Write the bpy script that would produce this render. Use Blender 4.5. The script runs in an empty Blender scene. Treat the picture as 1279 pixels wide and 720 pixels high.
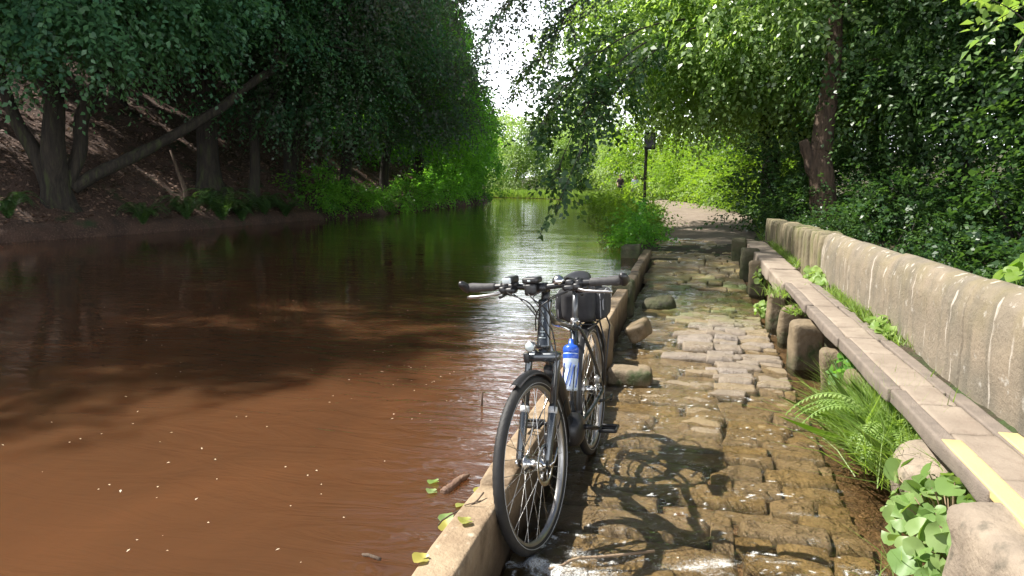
import bpy, math, random
import numpy as np
from mathutils import Matrix, Vector
rad = math.radians
C = bpy.context.scene.collection
SC = bpy.context.scene

# ------------------------------------------------------------ camera, sky, sun, exposure
EYE = 1.2
PITCH, YAW = rad(8.219), rad(14.076)
cam = bpy.data.objects.new('camera', bpy.data.cameras.new('camera')); C.objects.link(cam)
cam.location = (0, 0, EYE); cam.rotation_euler = (math.pi/2-PITCH, 0, YAW)
cam.data.lens = 36*900/1279; cam.data.sensor_width = 36
cam.data.clip_start = .05; cam.data.clip_end = 3000
SC.camera = cam
SUN_EL, SUN_AZ = rad(54), rad(-91)          # azimuth clockwise from +Y: the sun stands over the left bank
w = bpy.data.worlds.new('World'); SC.world = w; w.use_nodes = True
nt = w.node_tree; nt.nodes.clear()
sky = nt.nodes.new('ShaderNodeTexSky'); sky.sky_type = 'NISHITA'; sky.sun_disc = False
sky.sun_elevation = SUN_EL; sky.sun_rotation = SUN_AZ; sky.dust_density = 2.0; sky.air_density = 1.0
bg = nt.nodes.new('ShaderNodeBackground'); bg.inputs[1].default_value = .05
tc = nt.nodes.new('ShaderNodeTexCoord'); cn = nt.nodes.new('ShaderNodeTexNoise')
cn.inputs['Scale'].default_value = 3.2; cn.inputs['Detail'].default_value = 7
cr = nt.nodes.new('ShaderNodeValToRGB'); cr.color_ramp.elements[0].position = .30; cr.color_ramp.elements[1].position = .55
mx = nt.nodes.new('ShaderNodeMixRGB'); mx.inputs[2].default_value = (40, 41.5, 44, 1)
wo = nt.nodes.new('ShaderNodeOutputWorld')
L = nt.links.new
L(tc.outputs['Generated'], cn.inputs['Vector']); L(cn.outputs[0], cr.inputs[0]); sp = nt.nodes.new('ShaderNodeSeparateXYZ'); L(tc.outputs['Generated'], sp.inputs[0])
hz = nt.nodes.new('ShaderNodeMapRange'); hz.inputs[1].default_value = .24; hz.inputs[2].default_value = .45; hz.inputs[3].default_value = 1.; hz.inputs[4].default_value = .02
L(sp.outputs[2], hz.inputs[0]); mm = nt.nodes.new('ShaderNodeMath'); mm.operation = 'MULTIPLY'
L(cr.outputs[0], mm.inputs[0]); L(hz.outputs[0], mm.inputs[1]); L(mm.outputs[0], mx.inputs[0])
L(sky.outputs[0], mx.inputs[1]); L(mx.outputs[0], bg.inputs[0]); L(bg.outputs[0], wo.inputs[0])
sl = bpy.data.lights.new('sun', 'SUN'); sl.energy = 5.0; sl.angle = rad(.53); sl.color = (1, .955, .88)
so = bpy.data.objects.new('sun', sl); C.objects.link(so)
sdir = Vector((math.sin(SUN_AZ)*math.cos(SUN_EL), math.cos(SUN_AZ)*math.cos(SUN_EL), math.sin(SUN_EL)))
so.rotation_euler = sdir.to_track_quat('Z', 'Y').to_euler(); so.location = (-30, 5, 40)
SC.view_settings.view_transform = 'Standard'; SC.view_settings.look = 'None'
SC.view_settings.exposure = 1.0; SC.view_settings.gamma = 1
SC.view_settings.use_curve_mapping = False
SC.render.engine = 'CYCLES'
SC.cycles.use_denoising = True
SC.cycles.max_bounces = 8; SC.cycles.transparent_max_bounces = 12
SC.cycles.caustics_reflective = False; SC.cycles.caustics_refractive = False

# ------------------------------------------------------------ numeric helpers
def _h(ix, iy, iz, s):
    n = (ix*374761393 + iy*668265263 + iz*2147483647 + s*1274126177) & 0xffffffff
    n = ((n ^ (n >> 13))*1274126177) & 0xffffffff
    return ((n ^ (n >> 16)) & 0xffff)/65535.
def vnoise(P, s=0):
    P = np.asarray(P, float); i = np.floor(P).astype(np.int64); f = P-i; f = f*f*(3-2*f); r = 0
    for a in (0, 1):
        for b in (0, 1):
            for c in (0, 1):
                wgt = (f[..., 0] if a else 1-f[..., 0])*(f[..., 1] if b else 1-f[..., 1])*(f[..., 2] if c else 1-f[..., 2])
                r = r + wgt*_h(i[..., 0]+a, i[..., 1]+b, i[..., 2]+c, s)
    return r*2-1
def fbm(P, s=0, o=4):
    r = 0; a = 1; P = np.asarray(P, float)
    for k in range(o): r = r+a*vnoise(P*2**k+k*17.3, s+k); a *= .5
    return r
def P3(x, y, z=0): return np.stack([x, y, np.zeros_like(x)+z], -1)
def unit(v): return v/np.maximum(np.linalg.norm(v, axis=-1, keepdims=True), 1e-9)

def make(name, VF, mat, parent=None, smooth=True, tint=None, loc=None, joint=None):
    V, Fs = VF
    V = np.asarray(V, np.float32)
    me = bpy.data.meshes.new(name)
    if not isinstance(Fs, list): Fs = [Fs]
    Fs = [np.asarray(f, np.int32) for f in Fs if len(f)]
    idx = np.concatenate([f.ravel() for f in Fs])
    cnt = np.concatenate([np.full(len(f), f.shape[1], np.int32) for f in Fs])
    st = np.concatenate([[0], np.cumsum(cnt)[:-1]]).astype(np.int32)
    me.vertices.add(len(V)); me.vertices.foreach_set('co', V.ravel())
    me.loops.add(len(idx)); me.loops.foreach_set('vertex_index', idx)
    me.polygons.add(len(cnt)); me.polygons.foreach_set('loop_start', st)
    if smooth: me.polygons.foreach_set('use_smooth', np.ones(len(cnt), bool))
    if tint is not None:
        a = me.attributes.new('tint', 'FLOAT', 'POINT'); a.data.foreach_set('value', np.asarray(tint, np.float32))
    if joint is not None:
        a = me.attributes.new('joint', 'FLOAT', 'POINT'); a.data.foreach_set('value', np.asarray(joint, np.float32))
    me.update(calc_edges=True); me.validate()
    if mat is not None: me.materials.append(mat)
    o = bpy.data.objects.new(name, me); C.objects.link(o)
    if loc is not None: o.location = loc
    if parent is not None: o.parent = parent
    return o
def empty(name, loc=(0, 0, 0)):
    o = bpy.data.objects.new(name, None); C.objects.link(o); o.location = loc; o.empty_display_size = .1; return o
def tag(o, label=None, cat=None, group=None, kind=None):
    if label: o['label'] = label
    if cat: o['category'] = cat
    if group: o['group'] = group
    if kind: o['kind'] = kind
    return o
def join(parts):
    Vs = []; D = {}; n = 0
    for V, F in parts:
        for f in (F if isinstance(F, list) else [F]):
            f = np.asarray(f, np.int64)
            if len(f): D.setdefault(f.shape[1], []).append(f+n)
        V = np.asarray(V, float); Vs.append(V); n += len(V)
    return np.concatenate(Vs), [np.concatenate(f) for f in D.values()]
def tube(path, r, sides=8, caps=True, up=None, flat=1.0):
    p = np.asarray(path, float); n = len(p); r = np.broadcast_to(np.asarray(r, float), (n,))
    t = np.gradient(p, axis=0); t = unit(t)
    a0 = np.array(up if up is not None else ((0, 0, 1) if abs(t[0, 2]) < .9 else (1, 0, 0)), float)
    N = []; a = a0
    for k in range(n):
        a = a-t[k]*(a@t[k]); a = a/max(np.linalg.norm(a), 1e-9); N.append(a)
    N = np.array(N); B = np.cross(t, N)
    th = np.arange(sides)*2*np.pi/sides
    V = (p[:, None]+r[:, None, None]*(np.cos(th)[None, :, None]*N[:, None]+flat*np.sin(th)[None, :, None]*B[:, None])).reshape(-1, 3)
    i = np.arange(n-1)[:, None]*sides; j = np.arange(sides)[None]; j2 = (j+1) % sides
    Q = np.stack([i+j, i+j2, i+sides+j2, i+sides+j], -1).reshape(-1, 4)
    Fs = [Q]
    if caps:
        V = np.concatenate([V, p[:1], p[-1:]]); c0 = n*sides; jj = np.arange(sides); k2 = (jj+1) % sides
        Fs.append(np.concatenate([np.stack([np.full(sides, c0), k2, jj], -1), np.stack([np.full(sides, c0+1), (n-1)*sides+jj, (n-1)*sides+k2], -1)]))
    return V, Fs
def rbox(c, s, r=.01, n=5):
    c = np.asarray(c, float); s = np.asarray(s, float)/2; r = min(r, s.min()*.999)
    g = np.linspace(-1, 1, n); k = (n-1)
    # even grid, with rounding loops near the edges
    e = np.sign(g)*np.abs(g)**.6
    key = {}; V = []; Q = []
    def vid(p):
        q = tuple(np.round(p, 5))
        if q not in key: key[q] = len(V); V.append(p)
        return key[q]
    for ax in range(3):
        for sg in (-1, 1):
            ids = np.zeros((n, n), int)
            for a in range(n):
                for b in range(n):
                    p = [0, 0, 0]; p[ax] = sg; p[(ax+1) % 3] = e[a]; p[(ax+2) % 3] = e[b]; ids[a, b] = vid(p)
            for a in range(k):
                for b in range(k):
                    q = [ids[a, b], ids[a+1, b], ids[a+1, b+1], ids[a, b+1]]
                    Q.append(q if sg > 0 else q[::-1])
    V = np.array(V, float)*s
    inner = np.clip(V, -(s-r), s-r); d = V-inner; L_ = np.linalg.norm(d, axis=1, keepdims=True)
    V = np.where(L_ > 1e-9, inner+d/np.maximum(L_, 1e-9)*np.minimum(L_, r), V)
    return V+c, np.array(Q)
def stone(c, s, r, seed, amp=.02, n=9, sc=5., rz=0):
    V, Q = rbox((0, 0, 0), s, r, n)
    N = unit(V/np.asarray(s))
    V = V+N*(amp*fbm(V*sc+seed*7.7, seed, 4))[:, None]
    ca, sa = math.cos(rz), math.sin(rz)
    V = V@np.array([[ca, sa, 0], [-sa, ca, 0], [0, 0, 1]])
    return V+np.asarray(c, float), Q
def torus(R, r, seg=96, sides=12, squash=1., plane='xz', a0=0., a1=2*np.pi, closed=True):
    th = a0+(a1-a0)*np.arange(seg)/(seg if closed else seg-1)
    path = np.stack([R*np.cos(th), 0*th, R*np.sin(th)], -1)
    ph = np.arange(sides)*2*np.pi/sides
    dirr = np.stack([np.cos(th), 0*th, np.sin(th)], -1)
    V = path[:, None]+r*np.cos(ph)[None, :, None]*dirr[:, None]+squash*r*np.sin(ph)[None, :, None]*np.array([0, 1., 0])
    i = np.arange(seg if closed else seg-1)[:, None]; j = np.arange(sides)[None]
    Q = np.stack([i*sides+j, i*sides+(j+1) % sides, ((i+1) % seg)*sides+(j+1) % sides, ((i+1) % seg)*sides+j], -1).reshape(-1, 4)
    return V.reshape(-1, 3), Q
def lathe(prof, seg=24, axis='y'):
    pr = np.asarray(prof, float); th = np.arange(seg)*2*np.pi/seg; m = len(pr)   # (radius, height)
    a = pr[:, None, 0]*np.cos(th); b = pr[:, None, 0]*np.sin(th); h = np.broadcast_to(pr[:, None, 1], a.shape)
    V = np.stack({'y': [a, h, b], 'z': [a, -b, h], 'x': [h, a, b]}[axis], -1).reshape(-1, 3)
    i = np.arange(m-1)[:, None]*seg; j = np.arange(seg)[None]; j2 = (j+1) % seg
    return V, np.stack([i+j, i+j2, i+seg+j2, i+seg+j], -1).reshape(-1, 4)
def mv(VF, d): return np.asarray(VF[0])+np.asarray(d, float), VF[1]
def grid(xs, ys, zf):
    X, Y = np.meshgrid(xs, ys); Z = zf(X, Y); nx, ny = len(xs), len(ys)
    V = np.stack([X, Y, Z], -1).reshape(-1, 3)
    i = np.arange(ny-1)[:, None]*nx; j = np.arange(nx-1)[None]
    return V, np.stack([i+j, i+j+1, i+nx+j+1, i+nx+j], -1).reshape(-1, 4)
def bez(pts, n=16):
    p = np.asarray(pts, float); t = np.linspace(0, 1, n)[:, None]
    while len(p) > 4: p = p[:4]
    if len(p) == 3: return (1-t)**2*p[0]+2*t*(1-t)*p[1]+t*t*p[2]
    return (1-t)**3*p[0]+3*t*(1-t)**2*p[1]+3*t*t*(1-t)*p[2]+t**3*p[3]

# ------------------------------------------------------------ materials
def nodes(name):
    m = bpy.data.materials.new(name); m.use_nodes = True; t = m.node_tree
    return m, t, t.nodes['Principled BSDF'], t.nodes['Material Output']
def N(t, typ, **kw):
    n = t.nodes.new(typ)
    for k, v in kw.items():
        if k.startswith('i_'): n.inputs[k[2:].replace('_', ' ')].default_value = v
        else: setattr(n, k, v)
    return n
def coords(t, stretch=(1, 1, 1)):
    g = N(t, 'ShaderNodeNewGeometry') if False else N(t, 'ShaderNodeTexCoord'); mp = N(t, 'ShaderNodeMapping'); mp.inputs['Scale'].default_value = stretch
    t.links.new(g.outputs['Object'], mp.inputs['Vector']); return mp.outputs[0]
def noise(t, vec, scale, detail=5, rough=.55, dist=0):
    n = N(t, 'ShaderNodeTexNoise'); n.inputs['Scale'].default_value = scale; n.inputs['Detail'].default_value = detail
    n.inputs['Roughness'].default_value = rough; n.inputs['Distortion'].default_value = dist
    t.links.new(vec, n.inputs['Vector']); return n.outputs[0]
def ramp(t, v, stops):
    r = N(t, 'ShaderNodeValToRGB'); e = r.color_ramp.elements
    while len(e) < len(stops): e.new(.5)
    for k, (p, c) in enumerate(stops):
        e[k].position = p; e[k].color = (*c, 1) if not np.isscalar(c) else (c, c, c, 1)
    t.links.new(v, r.inputs[0]); return r.outputs[0]
def mix(t, f, a, b):
    m = N(t, 'ShaderNodeMixRGB')
    for k, v in enumerate((f, a, b)):
        if hasattr(v, 'node'): t.links.new(v, m.inputs[k])
        elif k == 0: m.inputs[0].default_value = v
        else: m.inputs[k].default_value = (*v, 1)
    return m.outputs[0]
def math_(t, op, a, b=0.):
    m = N(t, 'ShaderNodeMath', operation=op)
    for k, v in enumerate((a, b)):
        if hasattr(v, 'node'): t.links.new(v, m.inputs[k])
        else: m.inputs[k].default_value = v
    return m.outputs[0]
def bump(t, h, strength, dist, bs):
    b = N(t, 'ShaderNodeBump'); b.inputs['Strength'].default_value = strength; b.inputs['Distance'].default_value = dist
    t.links.new(h, b.inputs['Height']); t.links.new(b.outputs[0], bs.inputs['Normal']); return b
def M(name, c1, c2=None, scale=6, rough=.7, bmp=0, bscale=40, bdist=.01, stretch=(1, 1, 1), metal=0, coat=0, spec=.5, extra=None, tint=None):
    m, t, bs, out = nodes(name)
    bs.inputs['Roughness'].default_value = rough; bs.inputs['Metallic'].default_value = metal
    bs.inputs['Coat Weight'].default_value = coat; bs.inputs['Coat Roughness'].default_value = .08; bs.inputs['Specular IOR Level'].default_value = spec
    v = coords(t, stretch)
    if c2 is not None:
        col = mix(t, ramp(t, noise(t, v, scale), [(.32, 0.), (.68, 1.)]), c1, c2)
        for (c3, s3, lo, hi) in (extra or []):
            col = mix(t, ramp(t, noise(t, v, s3, 6), [(lo, 0.), (hi, 1.)]), col, c3)
        if tint:
            a = N(t, 'ShaderNodeAttribute', attribute_name='tint'); col = mix(t, a.outputs['Fac'], col, tint)
        t.links.new(col, bs.inputs['Base Color'])
    else: bs.inputs['Base Color'].default_value = (*c1, 1)
    if bmp: bump(t, noise(t, v, bscale, 6, .6), bmp, bdist, bs)
    return m
def leafmat(name, c1, c2, trans=.35, rough=.42, spec=.5, tb=1.6):
    m, t, bs, out = nodes(name)
    a = N(t, 'ShaderNodeAttribute', attribute_name='tint')
    col = mix(t, a.outputs['Fac'], c1, c2)
    t.links.new(col, bs.inputs['Base Color']); bs.inputs['Roughness'].default_value = rough; bs.inputs['Specular IOR Level'].default_value = spec
    tr = N(t, 'ShaderNodeBsdfTranslucent')
    tcol = mix(t, a.outputs['Fac'], tuple(min(1, x*tb*y) for x, y in zip(c1, (1.1, 1.15, .5))), tuple(min(1, x*tb*y) for x, y in zip(c2, (1.1, 1.15, .5))))
    t.links.new(tcol, tr.inputs[0])
    ms = N(t, 'ShaderNodeMixShader'); ms.inputs[0].default_value = trans
    t.links.new(bs.outputs[0], ms.inputs[1]); t.links.new(tr.outputs[0], ms.inputs[2]); t.links.new(ms.outputs[0], out.inputs[0])
    return m

MAT = {}
MAT['bark'] = M('dark bark', (.016, .013, .010), (.05, .04, .028), 5, .9, .9, 9, .05, (3, 3, .5), extra=[((.05, .065, .02), 2.5, .55, .75)])
MAT['redbark'] = M('reddish bark', (.04, .026, .018), (.14, .09, .058), 6, .9, 1., 12, .05, (3, 3, .45))
MAT['leaf_beech'] = leafmat('beech leaves', (.036, .108, .058), (.08, .185, .075), .4, .42)
MAT['leaf_copper'] = leafmat('copper beech leaves', (.075, .08, .065), (.06, .15, .06), .4, .45)
MAT['leaf_green'] = leafmat('broad green leaves', (.09, .25, .045), (.19, .40, .06), .55, .45)
MAT['leaf_sun'] = leafmat('glossy green leaves', (.17, .27, .10), (.32, .44, .12), .46, .32, .8)
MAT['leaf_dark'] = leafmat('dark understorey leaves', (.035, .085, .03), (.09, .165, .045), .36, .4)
MAT['leaf_lime'] = leafmat('lime leaves', (.14, .25, .03), (.26, .38, .05), .46, .5)
MAT['leaf_haze_pale'] = leafmat('haze-pale willow leaves', (.22, .32, .12), (.32, .42, .17), .48, .55)  # paled so the leaf colour stands in for distant haze
MAT['fern'] = leafmat('fern green', (.22, .34, .08), (.38, .50, .18), .4, .5)
MAT['grass'] = leafmat('grass blades', (.17, .29, .05), (.31, .42, .13), .4, .5)
MAT['butterbur'] = leafmat('broad weed leaves', (.13, .24, .05), (.26, .36, .13), .3, .45)
MAT['yellowleaf'] = leafmat('fallen leaves', (.22, .27, .06), (.42, .36, .08), .2, .4)
MAT['pink'] = M('pale stems', (.25, .17, .11), (.35, .26, .16), 10, .8)

def mat_water():
    m, t, bs, out = nodes('murky canal water')
    v = coords(t)
    col = mix(t, ramp(t, noise(t, coords(t, (1.3, .5, 1)), 1.1, 6, .6, .8), [(.3, 0.), (.7, 1.)]), (.098, .043, .019), (.074, .034, .016))
    t.links.new(col, bs.inputs['Base Color'])
    bs.subsurface_method = 'BURLEY'; bs.inputs['Subsurface Weight'].default_value = 1.; bs.inputs['Subsurface Radius'].default_value = (1., .6, .4); bs.inputs['Subsurface Scale'].default_value = .25
    bs.inputs['Roughness'].default_value = .015; bs.inputs['IOR'].default_value = 1.33
    v2 = coords(t, (.75, 2.3, 1)); v3 = coords(t, (1., 1.6, 1))
    h = math_(t, 'ADD', math_(t, 'MULTIPLY', noise(t, v2, 2.2, 4, .55, 1.4), 1.), math_(t, 'MULTIPLY', noise(t, v3, 11, 2, .5), .12))
    amp = ramp(t, noise(t, coords(t, (.5, .9, 1)), .9, 3), [(.35, .25), (.7, 1.)])
    sxx = N(t, 'ShaderNodeSeparateXYZ'); t.links.new(v, sxx.inputs[0])      # livelier water where it spills over the kerb
    near = math_(t, 'MULTIPLY', ramp(t, math_(t, 'DIVIDE', math_(t, 'ADD', sxx.outputs[0], 3.4), 2.2), [(0., 0.), (1., 1.)]), ramp(t, math_(t, 'DIVIDE', sxx.outputs[1], 12.), [(.45, 1.), (.95, 0.)]))
    amp = math_(t, 'ADD', amp, math_(t, 'MULTIPLY', near, 2.2))
    h = math_(t, 'MULTIPLY', h, amp)
    bump(t, h, .17, .04, bs)
    return m
def mat_ford():
    m, t, bs, out = nodes('shallow running water')
    v = coords(t, (1, 1.25, 1))
    h = math_(t, 'ADD', noise(t, v, 13, 4, .6, .8), math_(t, 'MULTIPLY', noise(t, v, 50, 3, .6), .35))
    b = N(t, 'ShaderNodeBump'); b.inputs['Strength'].default_value = .75; b.inputs['Distance'].default_value = .022; t.links.new(h, b.inputs['Height'])
    tr = N(t, 'ShaderNodeBsdfTransparent'); tr.inputs[0].default_value = (.95, .90, .80, 1)
    gl = N(t, 'ShaderNodeBsdfGlossy'); gl.inputs['Roughness'].default_value = .07; t.links.new(b.outputs[0], gl.inputs['Normal'])
    fr = N(t, 'ShaderNodeFresnel'); fr.inputs[0].default_value = 1.33; t.links.new(b.outputs[0], fr.inputs['Normal'])
    ms = N(t, 'ShaderNodeMixShader'); t.links.new(fr.outputs[0], ms.inputs[0]); t.links.new(tr.outputs[0], ms.inputs[1]); t.links.new(gl.outputs[0], ms.inputs[2])
    a = N(t, 'ShaderNodeAttribute', attribute_name='tint')
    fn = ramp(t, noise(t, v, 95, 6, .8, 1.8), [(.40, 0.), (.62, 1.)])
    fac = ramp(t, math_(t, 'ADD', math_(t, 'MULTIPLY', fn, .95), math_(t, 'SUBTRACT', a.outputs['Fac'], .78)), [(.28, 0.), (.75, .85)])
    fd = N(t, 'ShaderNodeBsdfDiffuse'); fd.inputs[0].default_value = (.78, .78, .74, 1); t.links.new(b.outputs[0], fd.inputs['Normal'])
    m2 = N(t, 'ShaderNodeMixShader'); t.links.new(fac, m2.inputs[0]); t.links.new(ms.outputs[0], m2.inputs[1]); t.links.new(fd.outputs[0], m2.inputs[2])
    t.links.new(m2.outputs[0], out.inputs[0])
    return m
def mat_cobble():
    m, t, bs, out = nodes('wet stone setts')
    v = coords(t)
    a = N(t, 'ShaderNodeAttribute', attribute_name='tint')
    c = mix(t, ramp(t, noise(t, v, 7, 6), [(.3, 0.), (.7, 1.)]), (.215, .145, .056), (.36, .26, .118))
    c = mix(t, a.outputs['Fac'], c, (.30, .25, .205))
    sx = N(t, 'ShaderNodeSeparateXYZ'); t.links.new(v, sx.inputs[0])
    my = ramp(t, math_(t, 'DIVIDE', math_(t, 'SUBTRACT', sx.outputs[1], 7.2), 4), [(0., 0.), (.45, 1.), (.75, .85), (1., .25)])
    moss = math_(t, 'MULTIPLY', ramp(t, noise(t, v, 3.5, 5), [(.38, 0.), (.58, 1.)]), my)
    c = mix(t, moss, c, (.10, .17, .03))
    c = mix(t, ramp(t, noise(t, v, 28, 5, .7), [(.52, 0.), (.75, .6)]), c, (.09, .06, .035))
    # silt plus occlusion-like shade painted dark into the low joints
    zz = math_(t, 'SUBTRACT', sx.outputs[2], 0.)
    t.links.new(c, bs.inputs['Base Color'])
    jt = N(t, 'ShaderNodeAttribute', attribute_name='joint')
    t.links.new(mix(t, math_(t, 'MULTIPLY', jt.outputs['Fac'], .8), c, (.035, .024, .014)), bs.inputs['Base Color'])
    t.links.new(ramp(t, noise(t, v, 6, 5), [(.35, .22), (.65, .62)]), bs.inputs['Roughness'])
    bump(t, math_(t, 'ADD', noise(t, v, 16, 4), noise(t, v, 60, 8, .75)), .9, .018, bs)
    return m
def mat_wall():
    m, t, bs, out = nodes('weathered sandstone wall')
    v = coords(t); vs = coords(t, (6, 6, .55))
    c = mix(t, ramp(t, noise(t, v, 3.5, 6), [(.3, 0.), (.7, 1.)]), (.29, .235, .17), (.19, .165, .125))
    c = mix(t, ramp(t, noise(t, vs, 1.4, 5), [(.5, 0.), (.75, .75)]), c, (.115, .105, .08))        # dark runs
    sx = N(t, 'ShaderNodeSeparateXYZ'); t.links.new(v, sx.inputs[0])
    c = mix(t, math_(t, 'MULTIPLY', ramp(t, sx.outputs[2], [(.2, 0.), (.72, 1.)]), ramp(t, noise(t, v, 5, 6), [(.4, 0.), (.65, .7)])), c, (.21, .175, .06))   # ochre lichen high up
    c = mix(t, ramp(t, noise(t, vs, 3.1, 3, .4), [(.63, 0.), (.69, .8)]), c, (.56, .50, .43))
    c = mix(t, ramp(t, noise(t, v, 11, 7, .7), [(.60, 0.), (.68, .7)]), c, (.50, .47, .42))     # lime streaks
    c = mix(t, ramp(t, noise(t, v, 45, 4, .7), [(.62, 0.), (.72, .6)]), c, (.10, .08, .06))
    t.links.new(c, bs.inputs['Base Color']); bs.inputs['Roughness'].default_value = .85
    bump(t, math_(t, 'ADD', noise(t, v, 45, 8, .7), noise(t, v, 8, 4)), .6, .02, bs)
    return m
MAT['water'] = mat_water(); MAT['ford'] = mat_ford(); MAT['cobble'] = mat_cobble(); MAT['wall'] = mat_wall()
MAT['edge_stone'] = M('striped lichen stone', (.27, .22, .135), (.13, .115, .07), 5, .9, .8, 30, .02, (1, 1, .4), extra=[((.14, .15, .05), 6, .5, .7)])
MAT['slab'] = M('worn paving slab', (.33, .272, .212), (.24, .192, .148), 4, .85, .5, 60, .01, extra=[((.22, .17, .13), 14, .55, .75)])
MAT['grit'] = M('grey grit strip', (.25, .205, .165), (.17, .14, .115), 9, .9, .8, 150, .008)
MAT['yellow'] = M('worn yellow paint', (.64, .50, .22), (.55, .42, .2), 6, .75, .4, 120, .006, extra=[((.42, .32, .2), 22, .60, .72)])
MAT['pier'] = M('worn wet stone pier', (.25, .19, .115), (.14, .108, .068), 4, .75, .8, 22, .02, extra=[((.05, .075, .02), 5, .52, .66)])
MAT['mossy'] = M('mossy dark stone', (.10, .085, .05), (.055, .075, .02), 5, .8, .9, 22, .03, extra=[((.035, .028, .02), 6, .5, .7)])
MAT['kerb'] = M('worn stone kerb', (.40, .30, .19), (.27, .19, .115), 5, .75, .8, 45, .012, extra=[((.13, .085, .045), 6, .50, .68), ((.5, .42, .31), 18, .6, .75)])
def wet_foot(m, z0, z1, dark):
    t = m.node_tree; bs = t.nodes['Principled BSDF']; l = bs.inputs['Base Color'].links[0].from_socket
    v = coords(t); sx = N(t, 'ShaderNodeSeparateXYZ'); t.links.new(v, sx.inputs[0])
    f = ramp(t, math_(t, 'ADD', math_(t, 'DIVIDE', math_(t, 'SUBTRACT', sx.outputs[2], z0), z1-z0), math_(t, 'MULTIPLY', math_(t, 'SUBTRACT', noise(t, v, 7, 5), .5), .9)), [(0., 1.), (1., 0.)])
    t.links.new(mix(t, f, l, dark), bs.inputs['Base Color'])
wet_foot(MAT['kerb'], .06, .24, (.075, .048, .025)); wet_foot(MAT['pier'], -.16, .02, (.06, .055, .022))
MAT['block'] = M('brown stone block', (.28, .205, .115), (.16, .115, .065), 6, .6, .7, 30, .015, extra=[((.05, .06, .02), 5, .58, .75)])
MAT['boulder'] = M('pale sandstone boulder', (.34, .275, .205), (.21, .17, .13), 5, .85, .7, 35, .015, extra=[((.14, .12, .09), 16, .56, .72)])
MAT['litter'] = M('leaf litter slope', (.10, .055, .038), (.045, .027, .02), 2.2, .95, 1., 26, .06, extra=[((.17, .105, .075), 30, .52, .7), ((.03, .05, .015), 1.4, .58, .7)])
MAT['earth'] = M('damp woodland earth', (.085, .06, .035), (.045, .04, .02), 3, .95, 1., 25, .05, extra=[((.05, .085, .02), 4, .48, .65)])
MAT['path'] = M('trodden dirt path', (.27, .215, .165), (.19, .145, .108), 2.5, .95, .7, 40, .02, extra=[((.17, .12, .09), 30, .55, .72)])
MAT['bed'] = M('gravelly ford bed', (.20, .115, .05), (.11, .065, .03), 9, .6, 1., 60, .02, extra=[((.32, .21, .11), 45, .56, .68)])
MAT['wood'] = M('wet driftwood', (.16, .09, .06), (.26, .17, .11), 7, .6, .8, 25, .01, (4, 1, 4))
MAT['deadwood'] = M('dead grey wood', (.16, .11, .075), (.07, .05, .035), 6, .9, .8, 20, .02, (4, 4, .6))
# ------------------------------------------------------------ terrain
YL = [-15, 5, 11.6, 16.6, 26.7, 40, 52, 60, 63]; XL = [-14.5, -14, -13.6, -12.7, -12.0, -12.6, -14.5, -17, -19]
def left_edge(Y): return np.interp(Y, YL, XL)
YR = [-15, 11.2, 12.2, 14, 20, 27, 34, 45, 55, 60, 64, 67]; XR = [-.62, -.62, -.9, -1.25, -1.6, -2.6, -4.1, -6.6, -9.8, -13, -19, -32]
def right_edge(Y): return np.interp(Y, YR, XR)
def slope_z(X, Y):
    d = left_edge(Y)-X+.12*fbm(P3(X*1.3, Y*1.3), 5, 2)
    z = .22*np.clip(d/.12, 0, 1)+.60*np.maximum(d-.1, 0)
    z = np.where(z > 17, 17+(z-17)*.3, z)+.16*fbm(P3(X*.5, Y*.5), 3, 4)*np.clip(d, 0, 1)
    return np.where(d < 0, -.5, z)
def sm(a, b, x): t = np.clip((x-a)/(b-a), 0, 1); return t*t*(3-2*t)
def ford_z(Y): return -.25+.36*sm(9., 14.8, Y)
def land_z(X, Y):
    d = X-right_edge(Y)
    flat = .10+.05*fbm(P3(X*.7, Y*.7), 9, 3)+.9*sm(2.8, 12, X)*sm(13, 16, Y)
    flat = flat+3.*sm(7, 26, X)*sm(12, 20, Y)+.035*np.maximum(Y-66, 0)
    z = np.where(d > 0, np.minimum(flat, flat*0-.3+2.2*d), -.6)
    river = 1-sm(12.6, 15.5, Y)*1.
    ford = ford_z(Y)-.13
    zr = np.where(X < 1.16, ford, np.where(X < 1.75, np.minimum(ford_z(Y)-.12, .12), -.75-.35*sm(1.7, 4, X)+1.6*sm(6., 9.5, X)))
    zr = zr+.03*fbm(P3(X*3, Y*3), 12, 3)
    z = np.where(Y < 11.3, np.where(d > 0, zr, -.6), z)
    k = sm(11.0, 14.6, Y)
    z2 = np.where(d > 0, zr*(1-k)+flat*k, z)
    return np.where((Y >= 11.0) & (Y < 14.6) & (d > .02), np.where(d < .5, np.minimum(z2, -.3+2.2*d), z2), z)
xs = np.concatenate([np.linspace(-45, -20, 30), np.linspace(-19.4, -2, 60), np.linspace(-1.8, 3.4, 60), np.linspace(3.6, 12, 30), np.linspace(13, 60, 30)])
ys = np.concatenate([np.linspace(-15, 1, 20), np.linspace(1.2, 22, 130), np.linspace(22.5, 75, 100), np.linspace(77, 160, 30)])
tag(make('ground', grid(xs, ys, land_z), MAT['earth']), kind='structure')
xs = np.concatenate([np.linspace(-60, -31, 20), np.linspace(-30, -11.6, 150)]); ys = np.concatenate([np.linspace(-15, 6, 40), np.linspace(6.2, 60, 330), np.linspace(60.5, 72, 30)])
tag(make('wooded_bank', grid(xs, ys, slope_z), MAT['litter']), kind='structure')
yw = [20, 27, 34, 45, 55, 60, 64, 70]
wv = np.array([(-45, -15, 0), (-.70, -15, 0), (-.70, 11.6, 0), (-.76, 12.9, 0), (-.95, 14.5, 0)]+[(right_edge(q)+.35, q, 0) for q in yw]+[(-45, 75, 0)], float)
tag(make('canal_water', (wv, np.arange(len(wv))[None]), MAT['water'], smooth=False), kind='structure')

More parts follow.
